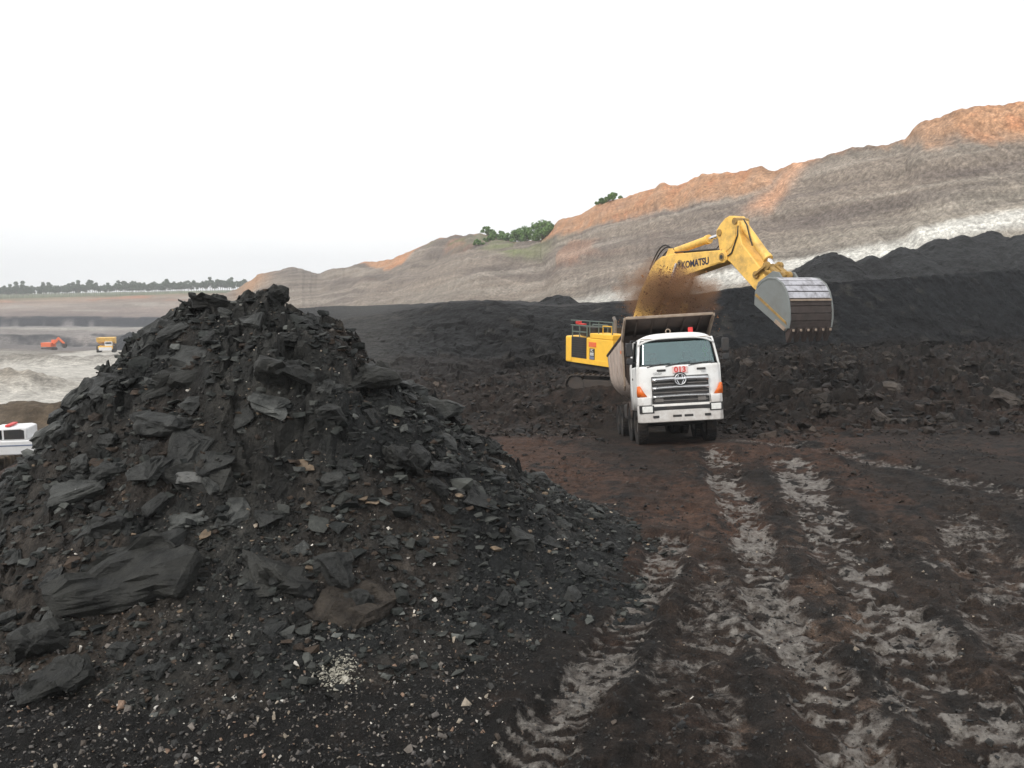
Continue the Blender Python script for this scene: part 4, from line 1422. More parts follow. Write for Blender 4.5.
text_mesh('fleet_number', '013', 0.235, M['red'], stk, Matrix.Translation((0.02, -0.022, 2.155)) @ RX, 0.004, 0.006, 1.0)
text_mesh('lettering', 'HINO', 0.1, M['grey_text'], truck, Matrix.Translation((-0.66, -0.014, 2.075)) @ RX, 0.003)
text_mesh('lettering', '700', 0.09, M['grey_text'], truck, Matrix.Translation((0.7, -0.014, 2.075)) @ RX, 0.003)
# corner indicators
for sx in (-1, 1):
    q = MB()
    q.grid([[(sx * 1.245, 0.13, 1.72), (sx * 1.2, 0.05, 1.72)], [(sx * 1.262, 0.16, 1.55), (sx * 1.11, 0.012, 1.55)], [(sx * 1.262, 0.16, 1.4), (sx * 1.0, 0.0, 1.4)]])
    q.build('indicator', M['orange_lens'], truck, solid=0.05)
# bumper
bp = MB()
prof = [(-1.26, 0.42), (-1.25, 0.12), (-1.14, -0.06), (-0.6, -0.12), (0.6, -0.12), (1.14, -0.06), (1.25, 0.12), (1.26, 0.42)]
bp.prism(prof, 'z', 0.62, 1.13)
for sx in (-1, 1):
    bp.prism([(sx * 0.88, -0.09), (sx * 1.14, -0.055), (sx * 1.25, 0.12), (sx * 1.255, 0.42), (sx * 0.88, 0.42)], 'z', 1.13, 1.385)
bp.prism([(-0.88, -0.07), (0.88, -0.07), (0.88, 0.1), (-0.88, 0.1)], 'z', 1.1, 1.16)
bump = bp.build('bumper', M['white'], truck, bevel=0.025)
MB().box(-0.88, 0.88, -0.128, -0.02, 0.98, 1.09).build('air_intake', M['black'], bump, bevel=0.01)
for x0, x1 in ((-0.86, -0.68), (-0.28, -0.02), (0.06, 0.32), (0.66, 0.84)):
    MB().box(x0, x1, -0.128, -0.05, 0.76, 0.83).build('slot', M['black'], bump, bevel=0.01)
for sx in (-1, 1):
    MB().prism([(sx * 0.82, -0.118), (sx * 1.17, -0.075), (sx * 1.245, 0.02), (sx * 1.22, 0.1), (sx * 0.82, 0.1)], 'z', 0.905, 1.135).build('headlight_bezel', M['black'], bump, bevel=0.01)
    MB().prism([(sx * 0.86, -0.135), (sx * 1.15, -0.095), (sx * 1.22, 0.02), (sx * 1.2, 0.1), (sx * 0.86, 0.1)], 'z', 0.93, 1.11).build('headlight', M['lamp'], bump, bevel=0.012)
# roof fittings
rg = MB().lathe([(0.07 + 0.016 * math.cos(a), 0.016 * math.sin(a)) for a in np.linspace(0, 2 * math.pi, 7)[:-1]], (-0.12, 0.95, 3.37), 'y', 18)
rg.box(-0.3, 0.06, 0.9, 1.0, 3.24, 3.3)
rg.build('horn', M['bed_lip'], truck)
MB().box(0.5, 0.64, 0.9, 1.02, 3.25, 3.46).build('beacon', M['red'], truck, bevel=0.02)
# little green ornament hanging inside the windscreen
tr_ = MB().lathe([(0.06 + 0.018 * math.cos(a), 0.018 * math.sin(a)) for a in np.linspace(0, 2 * math.pi, 6)[:-1]], (0.88, 0.46, 2.72), 'y', 14)
tr_.tube([(0.88, 0.47, 2.78), (0.9, 0.48, 3.0)], 0.012, 5).box(0.86, 0.9, 0.45, 0.47, 2.52, 2.64)
tr_.build('windscreen_ornament', M['green'], truck)

# chassis
ch = MB()
for sx in (-1, 1):
    ch.box(sx * 0.42 - 0.05, sx * 0.42 + 0.05, 0.5, 8.5, 0.86, 1.12)
for y_ in (0.6, 2.3, 4.2, 5.6, 7.3, 8.4):
    ch.box(-0.42, 0.42, y_ - 0.06, y_ + 0.06, 0.88, 1.08)
ch.build('chassis', M['chassis'], truck)
eb = MB().box(-0.4, 0.4, 0.7, 1.9, 0.6, 0.98).build('engine_block', M['chassis'], truck, bevel=0.05)
for sx in (-1, 1):
    MB().box(sx * 0.92 - 0.26, sx * 0.92 + 0.26, 4.0, 5.3, 0.6, 1.12).build('fuel_tank', M['chassis'], truck, bevel=0.08)
    for y_ in (1.45, 3.25):
        mg = MB().grid([[(sx * 1.23, y_ + 0.66 * math.cos(a), 0.56 + 0.66 * math.sin(a)), (sx * 0.8, y_ + 0.66 * math.cos(a), 0.56 + 0.66 * math.sin(a))] for a in np.linspace(R(15), R(165), 11)])
        mg.build('mudguard', M['bed_dark'] if y_ > 2 else M['black'], truck, solid=0.03)


def wheel(x, y, wid, r=0.58):
    t = MB()
    hw = wid / 2
    t.lathe([(0.30, -hw * 0.8), (0.42, -hw), (r - 0.05, -hw), (r - 0.01, -hw * 0.82), (r - 0.02, 0), (r - 0.01, hw * 0.82), (r - 0.05, hw), (0.42, hw), (0.30, hw * 0.8)], (0, 0, 0), 'x', 36)
    for i in range(36):
        a = 2 * math.pi * i / 36
        for sx in (-1, 1):
            m = Matrix.Rotation(a, 4, 'X') @ Matrix.Translation((sx * hw * 0.5, 0, r - 0.005)) @ Matrix.Rotation(sx * 0.3, 4, 'Z')
            b = MB().box(-hw * 0.42, hw * 0.42, -0.022, 0.022, -0.02, 0.018)
            b.xf(m)
            t.add(b.v, b.f)
    t.xf(Matrix.Translation((x, y, r - 0.1)))
    zc = r - 0.1
    w_ = t.build('wheel', M['tyre'], truck)
    s = -1 if x < 0 else 1
    rm = MB().lathe([(0.31, -hw * 0.78), (0.31, hw * 0.6), (0.24, hw * 0.6), (0.2, hw * 0.1), (0.12, hw * 0.1), (0.1, hw * 0.55), (0.005, hw * 0.55), (0.005, -hw * 0.78)] if s > 0 else
                    [(0.31, hw * 0.78), (0.31, -hw * 0.6), (0.24, -hw * 0.6), (0.2, -hw * 0.1), (0.12, -hw * 0.1), (0.1, -hw * 0.55), (0.005, -hw * 0.55), (0.005, hw * 0.78)], (x, y, zc), 'x', 24)
    for i in range(8):
        a = 2 * math.pi * i / 8
        rm.cyl((x + s * hw * 0.1, y + 0.16 * math.cos(a), zc + 0.16 * math.sin(a)), (x + s * hw * 0.28, y + 0.16 * math.cos(a), zc + 0.16 * math.sin(a)), 0.018, 6)
    rm.build('rim', M['rim'], w_)


for sx in (-1, 1):
    wheel(sx * 1.05, 1.45, 0.32)
    wheel(sx * 1.05, 3.25, 0.32)
    for y_ in (6.25, 7.55):
        wheel(sx * 1.08, y_, 0.27)
        wheel(sx * 0.76, y_, 0.27)
for y_ in (1.45, 3.25, 6.25, 7.55):
    MB().cyl((-1.0, y_, 0.54), (1.0, y_, 0.54), 0.1, 12).build('axle', M['chassis'], truck)

# tipper bed: half-pipe tub, front board with overhanging lip
bed = MB()
Pb = []
for v_ in np.linspace(0, 1, 15):
    y_ = 2.5 + v_ * 6.0
    zt = 3.36 - 0.34 * v_
    row = []
    for t in np.linspace(-1, 1, 29):
        a = abs(t)
        if a > 0.62:
            q = (a - 0.62) / 0.38
            x_, z_ = 1.33 + 0.05 * q, 2.25 + (zt - 2.25) * q
        else:
            q = a / 0.62
            ang = q * math.pi / 2
            x_, z_ = 1.33 * math.sin(ang) ** 0.85 if ang > 0 else 0, 1.22 + (1 - math.cos(ang)) * 1.03
        row.append((math.copysign(x_, t), y_, z_))
    Pb.append(row)
tub = bed.grid(Pb).build('bed', M['bed'], truck, solid=0.05)
for sx in (-1, 1):
    MB().tube([(sx * 1.38, 2.5, 3.37), (sx * 1.385, 5.5, 3.20), (sx * 1.385, 8.5, 3.03)], 0.065, 8).build('top_rail', M['bed_dark'], tub)
    for y_ in (3.7, 5.0, 6.3, 7.6):
        v_ = (y_ - 2.5) / 6
        zt = 3.36 - 0.34 * v_
        pts = [(sx * 1.39, y_, zt - 0.05), (sx * 1.36, y_, 2.25), (sx * 1.25, y_, 1.85), (sx * 0.95, y_, 1.5)]
        MB().tube(pts, 0.035, 6).build('rib', M['bed'], tub)
    MB().box(sx * 1.40 - 0.01, sx * 1.40 + 0.01, 3.0, 3.1, 2.85, 2.95).build('reflector', M['orange_lens'], tub)
fb = MB().prism([(-1.4, 2.2), (-1.15, 1.6), (-0.6, 1.25), (0.6, 1.25), (1.15, 1.6), (1.4, 2.2), (1.4, 3.42), (-1.4, 3.42)], 'y', 2.42, 2.5).build('front_board', M['bed_dark'], tub, bevel=0.01)  # shade on the board is put into its dark steel colour
for x_ in (-0.9, -0.3, 0.3, 0.9):
    MB().box(x_ - 0.04, x_ + 0.04, 2.34, 2.42, 1.4, 3.4).build('board_stiffener', M['bed_dark'], fb)
cn = MB().grid([[(-1.36, 2.46, 3.42), (1.36, 2.46, 3.42)], [(-1.34, 1.9, 3.62), (1.34, 1.9, 3.62)], [(-1.33, 1.3, 3.86), (1.33, 1.3, 3.86)]]).build('cab_guard', M['bed_dark'], tub, solid=0.05)  # underside shade painted in through the dark steel colour
MB().box(-1.36, 1.36, 1.26, 1.36, 3.83, 3.92).build('guard_lip', M['bed_lip'], cn, bevel=0.02)
for x_ in (-1.0, -0.5, 0.0, 0.5, 1.0):
    MB().bar((x_, 2.4, 3.37), (x_, 1.36, 3.80), 0.05, 0.09).build('guard_stiffener', M['bed_dark'], cn)
for sx in (-1, 1):
    MB().prism([(1.28, 3.9), (1.28, 3.8), (2.36, 3.2), (2.36, 1.75), (2.52, 1.6), (2.56, 3.4), (2.4, 3.48)], 'x', sx * 1.39 - 0.03, sx * 1.39 + 0.03).build('side_flange', M['bed_lip'], tub, bevel=0.01)
hz = MB().cyl((0, 2.3, 1.15), (0, 2.38, 3.1), 0.11, 14).build('hoist_cylinder', M['chassis'], truck)
tg = MB().prism([(-1.34, 2.2), (-1.1, 1.6), (-0.6, 1.25), (0.6, 1.25), (1.1, 1.6), (1.34, 2.2), (1.36, 2.95), (-1.36, 2.95)], 'y', 8.5, 8.58).build('tailgate', M['bed_dark'], tub, bevel=0.01)

# the load in the bed
n = 60
gx, gy = np.meshgrid(np.linspace(-1.27, 1.27, n), np.linspace(2.56, 8.44, n))
z = 2.55 + 0.55 * np.exp(-((gy - 5.2) / 1.8) ** 2) * (1 - 0.5 * (gx / 1.3) ** 2) + 0.14 * fbm(gx * 2, gy * 2, 4, 700) + 0.1 * blocky(gx, gy, 0.3, 701)[0] / 0.3
me = mesh_np('soil_load', np.stack([gx, gy - 5.5, z - 2.4], -1), grid_faces(n, n), None)
sl = tag(link('soil_load', me, None, M['soil']), 'brown soil heaped inside the bed of the tipper truck', 'soil')
sl.matrix_world = Matrix.LocRotScale(Vector(TRUCK_LOC), truck.rotation_euler.to_quaternion(), truck.scale) @ Matrix.Translation((0, 5.5, 2.4))

# ------------------------------------------------------------------ the driver
def skin_person(name, joints, edges, mats):
    me_ = bpy.data.meshes.new(name)
    me_.from_pydata([j[0] for j in joints], edges, [])
    o = bpy.data.objects.new(name, me_)
    col.objects.link(o)
    md = o.modifiers.new('skin', 'SKIN')
    for i, j in enumerate(joints):
        me_.skin_vertices[0].data[i].radius = (j[1], j[2] if len(j) > 2 else j[1])
    me_.skin_vertices[0].data[0].use_root = True
    o.modifiers.new('sub', 'SUBSURF').render_levels = 2
    o.modifiers['sub'].levels = 2
    for m in mats:
        me_.materials.append(m)
    return o


J = [((0, 1.42, 1.76), 0.17, 0.13), ((0, 1.46, 2.0), 0.16, 0.11), ((0, 1.46, 2.24), 0.19, 0.11), ((0, 1.44, 2.36), 0.09), ((0, 1.42, 2.43), 0.055),
     ((0, 1.40, 2.52), 0.085, 0.10), ((0, 1.40, 2.63), 0.08, 0.09),
     ((-0.21, 1.44, 2.28), 0.075), ((-0.27, 1.3, 2.02), 0.055), ((-0.19, 0.98, 2.08), 0.042), ((-0.17, 0.86, 2.14), 0.045),
     ((0.21, 1.44, 2.28), 0.075), ((0.27, 1.3, 2.02), 0.055), ((0.19, 0.98, 2.08), 0.042), ((0.17, 0.86, 2.14), 0.045),
     ((-0.12, 1.2, 1.76), 0.09), ((-0.14, 0.9, 1.74), 0.075), ((-0.14, 0.86, 1.3), 0.055), ((-0.14, 0.74, 1.08), 0.05),
     ((0.12, 1.2, 1.76), 0.09), ((0.14, 0.9, 1.74), 0.075), ((0.14, 0.86, 1.3), 0.055), ((0.14, 0.74, 1.08), 0.05)]
E_ = [(0, 1), (1, 2), (2, 3), (3, 4), (4, 5), (5, 6), (2, 7), (7, 8), (8, 9), (9, 10), (2, 11), (11, 12), (12, 13), (13, 14), (0, 15), (15, 16), (16, 17), (17, 18), (0, 19), (19, 20), (20, 21), (21, 22)]
dv = tag(skin_person('person', J, E_, [M['shirt']]), 'driver in a pale shirt seated behind the tipper truck windscreen', 'person')
dv.matrix_world = Matrix.LocRotScale(Vector(TRUCK_LOC), truck.rotation_euler.to_quaternion(), truck.scale) @ Matrix.Translation((-0.55, 0.02, -0.02))
hd = MB().lathe([(0.001, -0.13), (0.075, -0.1), (0.1, -0.03), (0.1, 0.04), (0.08, 0.1), (0.001, 0.135)], (0, 0, 0), 'y', 16)
hd.xf(Matrix.Translation((0, 1.385, 2.57)) @ Matrix.Rotation(R(90), 4, 'X'))
hd.cyl((0, 1.29, 2.56), (0, 1.265, 2.54), 0.018, 8, 0.01)
hd.build('head', M['skin'], dv)
hr = MB().lathe([(0.108, -0.01), (0.112, 0.05), (0.085, 0.11), (0.001, 0.145)], (0, 0, 0), 'y', 16).xf(Matrix.Translation((0, 1.4, 2.585)) @ Matrix.Rotation(R(90), 4, 'X'))
hr.build('hair', M['black'], dv)


# ================================================================== excavator
EX_O = Vector((6.6145 - 1.4 * math.cos(R(62)), 40.3834 + 1.4 * math.sin(R(62)), -0.55))
exc = tag(empty('excavator', EX_O, (0, 0, R(-62))), 'large yellow excavator behind the tipper with raised boom and dumped bucket', 'excavator')
DX, DZ = 1.4, 0.55                     # machine axes: x forward from the swing centre, y to its left, z above the tracks


def q2(pts):
    return [(s + DX, z + DZ) for s, z in pts]


boom_o = [(-0.95, 2.2), (-0.82, 3.1), (-0.2, 4.55), (0.67, 5.72), (0.95, 5.98), (1.41, 6.2), (2.31, 6.29), (5.3, 6.34), (5.62, 6.3), (5.78, 6.12), (5.76, 5.92), (5.6, 5.8), (5.31, 5.78), (2.75, 5.22), (2.35, 5.1), (1.75, 4.6), (0.85, 3.5), (0.1, 2.2)]
bm_ = MB().prism(q2(boom_o), 'y', -0.38, 0.38)
boom = bm_.build('boom', M['yellow'], exc, bevel=0.03)
for pts, nm in (([(5.48, 6.05)], 'pin'), ([(2.75, 5.85)], 'pin'), ([(-0.45, 2.6)], 'pin')):
    p = q2(pts)[0]
    MB().cyl((p[0], -0.42, p[1]), (p[0], 0.42, p[1]), 0.17, 20).build('pin', M['link'], boom, bevel=0.015)
    MB().cyl((p[0], -0.435, p[1]), (p[0], 0.435, p[1]), 0.085, 14).build('pin_cap', M['black'], boom)
for sy in (-1, 1):
    # weld doublers around the boom head
    MB().prism(q2([(4.7, 6.30), (5.3, 6.30), (5.6, 6.25), (5.72, 6.08), (5.68, 5.95), (5.5, 5.85), (5.25, 5.82), (4.7, 5.72)]), 'y', sy * 0.392 - 0.012, sy * 0.392 + 0.012).build('head_plate', M['yellow'], boom, bevel=0.006)
tx = text_mesh('lettering', 'KOMATSU', 0.42, M['navy'], boom, Matrix.Translation((3.78 + DX, -0.388, 5.83 + DZ)) @ Matrix.Rotation(R(-5.5), 4, 'Y') @ RX, 0.006, 0.012, 0.92)
text_mesh('lettering', 'KOMATSU', 0.42, M['navy'], boom, Matrix.Translation((3.78 + DX, 0.388, 5.83 + DZ)) @ Matrix.Rotation(R(-5.5), 4, 'Y') @ Matrix.Rotation(R(180), 4, 'Z') @ RX, 0.006, 0.012, 0.92)
# boom lift cylinders
for sy in (-1, 1):
    a, b = Vector((0.9 + DX, sy * 0.62, 1.3 + DZ)), Vector((2.75 + DX, sy * 0.55, 5.85 + DZ))
    cy = MB().cyl(a, a.lerp(b, 0.6), 0.16, 16).build('boom_cylinder', M['yellow'], exc, bevel=0.01)
    MB().cyl(a.lerp(b, 0.6), b, 0.085, 14).build('rod', M['rod'], cy)
# arm cylinder on top of the boom
a, b = Vector((1.95 + DX, 0, 6.43 + DZ)), Vector((5.22 + DX, 0, 7.06 + DZ))
ac = MB().cyl(a, a.lerp(b, 0.68), 0.17, 18).cyl(a.lerp(b, 0.64), a.lerp(b, 0.70), 0.2, 18).build('arm_cylinder', M['yellow'], exc, bevel=0.01)
MB().cyl(a.lerp(b, 0.7), b, 0.09, 14).build('rod', M['rod'], ac)
MB().prism(q2([(1.6, 6.2), (1.8, 6.55), (2.05, 6.55), (2.3, 6.28)]), 'y', -0.3, -0.22).prism(q2([(1.6, 6.2), (1.8, 6.55), (2.05, 6.55), (2.3, 6.28)]), 'y', 0.22, 0.3).build('cylinder_bracket', M['yellow'], boom, bevel=0.01)
for k, off in enumerate((-0.24, -0.12, 0.1, 0.22)):
    pts = []
    for t in np.linspace(0, 1, 10):
        s0 = 0.35 + 1.75 * t
        pts.append((s0 + DX, off, 5.62 + 0.85 * t + DZ + (0.62 - 0.1 * k) * math.sin(math.pi * t)))
    MB().tube(pts, 0.035, 6).build('hose', M['black'], boom)
for off in (-0.27, 0.27):
    MB().tube([(2.1 + DX, off, 6.36 + DZ), (3.5 + DX, off, 6.38 + DZ), (5.0 + DX, off, 6.40 + DZ), (5.35 + DX, off * 0.8, 6.75 + DZ), (5.8 + DX, off, 6.9 + DZ)], 0.03, 6).build('hose', M['black'], boom)

# arm
arm_o = [(6.02, 7.72), (5.75, 7.74), (5.5, 7.66), (5.22, 7.44), (5.0, 7.2), (4.98, 6.98), (5.1, 6.85), (5.2, 6.4), (5.42, 6.02), (5.88, 5.82), (7.3, 4.72), (7.6, 4.55), (7.86, 4.6), (7.98, 4.85), (7.9, 5.2), (7.67, 5.5), (6.55, 6.55), (6.38, 7.0), (6.3, 7.48)]
arm = MB().prism(q2(arm_o), 'y', -0.30, 0.30).build('arm', M['yellow'], exc, bevel=0.03)
for sy in (-1, 1):
    MB().prism(q2([(5.3, 7.4), (5.9, 7.62), (6.2, 7.3), (6.15, 6.75), (5.95, 6.45), (5.5, 6.2), (5.3, 6.5)]), 'y', sy * 0.312 - 0.012, sy * 0.312 + 0.012).build('arm_plate', M['yellow'], arm, bevel=0.008)
for s, z_ in ((5.22, 7.08), (6.12, 7.5), (7.75, 4.82)):
    MB().cyl((s + DX, -0.36, z_ + DZ), (s + DX, 0.36, z_ + DZ), 0.14, 18).build('pin', M['link'], arm, bevel=0.01)
MB().tube([(5.35 + DX, -0.33, 6.35 + DZ), (5.6 + DX, -0.34, 6.0 + DZ), (6.0 + DX, -0.34, 6.2 + DZ), (6.3 + DX, -0.33, 6.9 + DZ), (6.3 + DX, -0.3, 7.3 + DZ)], 0.03, 6).build('hose', M['black'], arm)
MB().tube([(6.4 + DX, -0.1, 7.55 + DZ), (6.75 + DX, -0.25, 7.3 + DZ), (7.0 + DX, -0.3, 6.75 + DZ), (7.1 + DX, -0.25, 6.45 + DZ)], 0.03, 6).build('hose', M['black'], arm)
# bucket cylinder along the front of the arm
a, b = Vector((6.22 + DX, 0, 7.42 + DZ)), Vector((8.02 + DX, 0, 5.62 + DZ))
bc = MB().cyl(a, a.lerp(b, 0.83), 0.175, 18).cyl(a.lerp(b, 0.78), a.lerp(b, 0.85), 0.205, 18).build('bucket_cylinder', M['yellow'], exc, bevel=0.01)
MB().cyl(a.lerp(b, 0.85), b, 0.1, 14).build('rod', M['rod'], bc)
for sy in (-0.34, 0.34):
    MB().bar((7.45 + DX, sy, 5.28 + DZ), (8.02 + DX, sy, 5.62 + DZ), 0.09, 0.26, (0, 1, 0)).cyl((7.45 + DX, sy - 0.06, 5.28 + DZ), (7.45 + DX, sy + 0.06, 5.28 + DZ), 0.15, 14).cyl((8.02 + DX, sy - 0.07, 5.62 + DZ), (8.02 + DX, sy + 0.07, 5.62 + DZ), 0.17, 14).build('tipping_lever', M['link'], exc, bevel=0.01)
lk = MB()
for sy in (-0.2, 0.2):
    lk.bar((8.02 + DX, sy, 5.62 + DZ), (8.62 + DX, sy, 5.22 + DZ), 0.12, 0.28, (0, 1, 0)).cyl((8.62 + DX, sy - 0.09, 5.22 + DZ), (8.62 + DX, sy + 0.09, 5.22 + DZ), 0.18, 14)
lk.cyl((8.02 + DX, -0.42, 5.62 + DZ), (8.02 + DX, 0.42, 5.62 + DZ), 0.1, 14)
lk.build('bucket_link', M['link'], exc, bevel=0.01)

# bucket
BW = 1.1
shell_c = [(8.35, 4.75), (8.62, 4.98), (8.95, 5.10), (9.32, 5.07), (9.62, 4.88), (9.82, 4.60), (9.94, 4.27), (10.0, 3.92), (10.02, 3.6), (9.98, 3.28)]
bk = MB()
P_ = []
for s, z_ in shell_c:
    P_.append([(s + DX, t * BW, z_ + DZ) for t in np.linspace(-1, 1, 5)])
bucket = bk.grid(P_).build('bucket', M['rust'], exc, solid=0.05)
# wear plates across the back: polished above, dark rusty below
arc = [Vector((s + DX, 0, z_ + DZ)) for s, z_ in shell_c[2:]]
cum = [0]
for i in range(1, len(arc)):
    cum.append(cum[-1] + (arc[i] - arc[i - 1]).length)


def on_arc(d):
    for i in range(1, len(arc)):
        if d <= cum[i]:
            return arc[i - 1].lerp(arc[i], (d - cum[i - 1]) / (cum[i] - cum[i - 1]))
    return arc[-1].copy()


npl = 9
ctr = Vector((9.0 + DX, 0, 4.1 + DZ))
for i in range(npl):
    d0, d1 = cum[-1] * i / npl + 0.012, cum[-1] * (i + 1) / npl - 0.012
    p0, p1 = on_arc(d0), on_arc(d1)
    pm = (p0 + p1) / 2
    nn = (pm - ctr).normalized()
    q = MB()
    vs = []
    for p in (p0, p1):
        for off in (0.028, 0.062):
            vs.append(p + nn * off)
    prof = [(vs[0].x, vs[0].z), (vs[2].x, vs[2].z), (vs[3].x, vs[3].z), (vs[1].x, vs[1].z)]
    q.prism(prof, 'y', -BW + 0.01, BW - 0.01)
    pl_ = q.build('wear_plate', M['worn'] if i < 5 else M['rust'], bucket, bevel=0.008)
    if i == 5:
        MB().prism([(vs[1].x, vs[1].z), ((vs[1] + (vs[3] - vs[1]) * 0.3).x, (vs[1] + (vs[3] - vs[1]) * 0.3).z), ((vs[1] + (vs[3] - vs[1]) * 0.3 + nn * 0.05).x, (vs[1] + (vs[3] - vs[1]) * 0.3 + nn * 0.05).z), ((vs[1] + nn * 0.05).x, (vs[1] + nn * 0.05).z)], 'y', -BW + 0.02, BW - 0.02).build('wear_bar', M['bed_lip'], bucket)
side_o = [(8.25, 4.62), (8.35, 4.78), (8.62, 5.0), (8.95, 5.12), (9.32, 5.09), (9.64, 4.9), (9.85, 4.61), (9.97, 4.27), (10.03, 3.92), (10.05, 3.6), (10.0, 3.26), (9.86, 3.13), (8.24, 4.1)]
for sy in (-1, 1):
    sd_ = MB().prism(q2(side_o), 'y', sy * (BW + 0.03) - 0.03, sy * (BW + 0.03) + 0.03).build('side_plate', M['grey_plate'], bucket, bevel=0.012)
    MB().prism(q2([(8.28, 4.46), (8.34, 4.54), (9.92, 3.5), (9.96, 3.38)]), 'y', sy * (BW + 0.075) - 0.015, sy * (BW + 0.075) + 0.015).build('edge_strip', M['link'], sd_, bevel=0.005)
    MB().prism(q2([(9.35, 3.46), (9.42, 3.58), (9.92, 3.26), (9.86, 3.15)]), 'y', sy * (BW + 0.085) - 0.025, sy * (BW + 0.085) + 0.025).build('side_cutter', M['bed_lip'], sd_, bevel=0.005)
    rim_ = [(s, z_) for s, z_ in side_o[1:11]]
    MB().tube([(s + DX, sy * (BW + 0.03), z_ + DZ) for s, z_ in rim_], 0.055, 6).build('rim_strip', M['grey_plate'], sd_)
ears = MB()
for sy in (-0.42, 0.42):
    ears.prism(q2([(7.6, 4.7), (7.7, 4.98), (8.45, 5.4), (8.75, 5.36), (8.98, 5.08), (8.6, 4.7), (8.2, 4.45), (7.7, 4.6)]), 'y', sy - 0.05, sy + 0.05)
ears.build('ear', M['grey_plate'], bucket, bevel=0.01)
lip = MB().prism(q2([(9.93, 3.34), (10.05, 3.34), (9.98, 3.08), (9.88, 3.1)]), 'y', -BW, BW).build('lip', M['rust'], bucket, bevel=0.01)
for i in range(6):
    y_ = -BW + 0.12 + i * (2 * BW - 0.24) / 5
    t_ = MB().prism(q2([(9.82, 3.25), (10.12, 3.25), (10.03, 2.98), (9.92, 2.72), (9.87, 2.72), (9.82, 2.98)]), 'y', y_ - 0.10, y_ + 0.10)
    t_.build('tooth', M['rust'], lip, bevel=0.02)
    MB().box(10.10 + DX, 10.14 + DX, y_ - 0.055, y_ + 0.055, 3.12 + DZ, 3.22 + DZ).build('tooth_pin', M['bed_lip'], lip, bevel=0.02)

# upper structure
DK = 0.89 + DZ
MB().box(-3.2, 1.9, -1.55, 1.55, DK - 0.28, DK + 0.02).build('deck', M['chassis'], exc, bevel=0.02)
cw = MB().prism([(-3.6, -1.45), (-3.45, -1.7), (-2.85, -1.7), (-2.85, 1.7), (-3.45, 1.7), (-3.6, 1.45), (-3.75, 0.8), (-3.8, 0), (-3.75, -0.8)], 'z', DK, DK + 1.36).build('counterweight', M['body_yellow'], exc, bevel=0.07)
hd_ = MB().box(-2.84, 0.85, -1.7, 1.7, DK + 0.02, DK + 1.34).build('engine_housing', M['body_yellow'], exc, bevel=0.04)
MB().box(-1.15, 0.85, -1.7, -0.62, DK + 1.341, DK + 1.60).build('tank_cover', M['body_yellow'], hd_, bevel=0.04)
MB().box(-2.82, 0.9, -1.715, -1.69, DK + 0.02, DK + 0.27).build('sill', M['body_yellow'], hd_, bevel=0.01)
# grille door on the right flank with its guard frame above
gd = MB().box(-2.83, -1.42, -1.73, -1.70, DK + 0.28, DK + 1.36).build('grille_door', M['black'], hd_, bevel=0.01)
for i in range(9):
    z_ = DK + 0.35 + i * 0.115
    MB().box(-2.78, -1.47, -1.748, -1.731, z_, z_ + 0.045).build('louvre', M['chassis'], gd)
fr = MB()
for (p, q) in (((-2.83, DK + 1.36), (-2.83, DK + 1.95)), ((-1.45, DK + 1.36), (-1.45, DK + 1.95)), ((-2.83, DK + 1.95), (-1.45, DK + 1.95)), ((-2.83, DK + 1.62), (-1.45, DK + 1.62)), ((-2.14, DK + 1.36), (-2.14, DK + 1.95))):
    for y_ in (-1.66, -0.4):
        fr.tube([(p[0], y_, p[1]), (q[0], y_, q[1])], 0.035, 6)
fr.build('guard_frame', M['rail'], exc)
MB().box(-2.78, -1.5, -1.2, 0.6, DK + 1.37, DK + 1.85).build('air_cleaner_housing', M['chassis'], exc, bevel=0.04)
MB().cyl((-0.8, -0.4, DK + 1.3), (-0.8, -0.4, DK + 2.25), 0.09, 12).cyl((-0.8, -0.4, DK + 2.2), (-0.95, -0.4, DK + 2.38), 0.085, 12).build('exhaust', M['rim'], exc)
for y_ in (-1.66, 1.66):
    rl = MB()
    for z_ in (DK + 1.95, DK + 2.2):
        rl.tube([(-3.0, y_, z_), (-1.2, y_, z_), (0.8, y_, z_)], 0.026, 6)
    for x_ in (-1.2, -0.4, 0.8):
        rl.tube([(x_, y_, DK + 1.5 if x_ > -1.3 else DK + 1.95), (x_, y_, DK + 2.2)], 0.026, 6)
    rl.build('handrail', M['rail'], exc)
yr = MB().tube([(0.0, -1.68, DK + 1.6), (0.0, -1.68, DK + 2.0), (0.75, -1.68, DK + 2.0), (0.75, -1.68, DK + 1.6)], 0.028, 6).build('grab_rail', M['body_yellow'], exc)
MB().cyl((-2.5, -1.5, DK + 2.02), (-2.5, -1.5, DK + 2.16), 0.16, 14).box(-2.6, -1.9, -1.6, -1.4, DK + 1.98, DK + 2.05).build('red_extinguisher', M['red'], exc, bevel=0.02)
MB().box(-1.2, -0.55, -1.722, -1.70, DK + 0.92, DK + 1.16).build('sticker', M['sticker'], hd_)
pp = MB().box(-1.12, -0.68, -1.722, -1.70, DK + 0.28, DK + 0.84).build('model_plate', M['black'], hd_)
MB().box(-1.10, -0.70, -1.727, -1.722, DK + 0.30, DK + 0.44).build('plate_band', M['blue_panel'], pp)
text_mesh('lettering', 'PC', 0.2, M['lamp'], pp, Matrix.Translation((-0.9, -1.724, DK + 0.73)) @ RX, 0.003, 0.004)
text_mesh('lettering', '800', 0.22, M['lamp'], pp, Matrix.Translation((-0.9, -1.724, DK + 0.55)) @ RX, 0.003, 0.006)
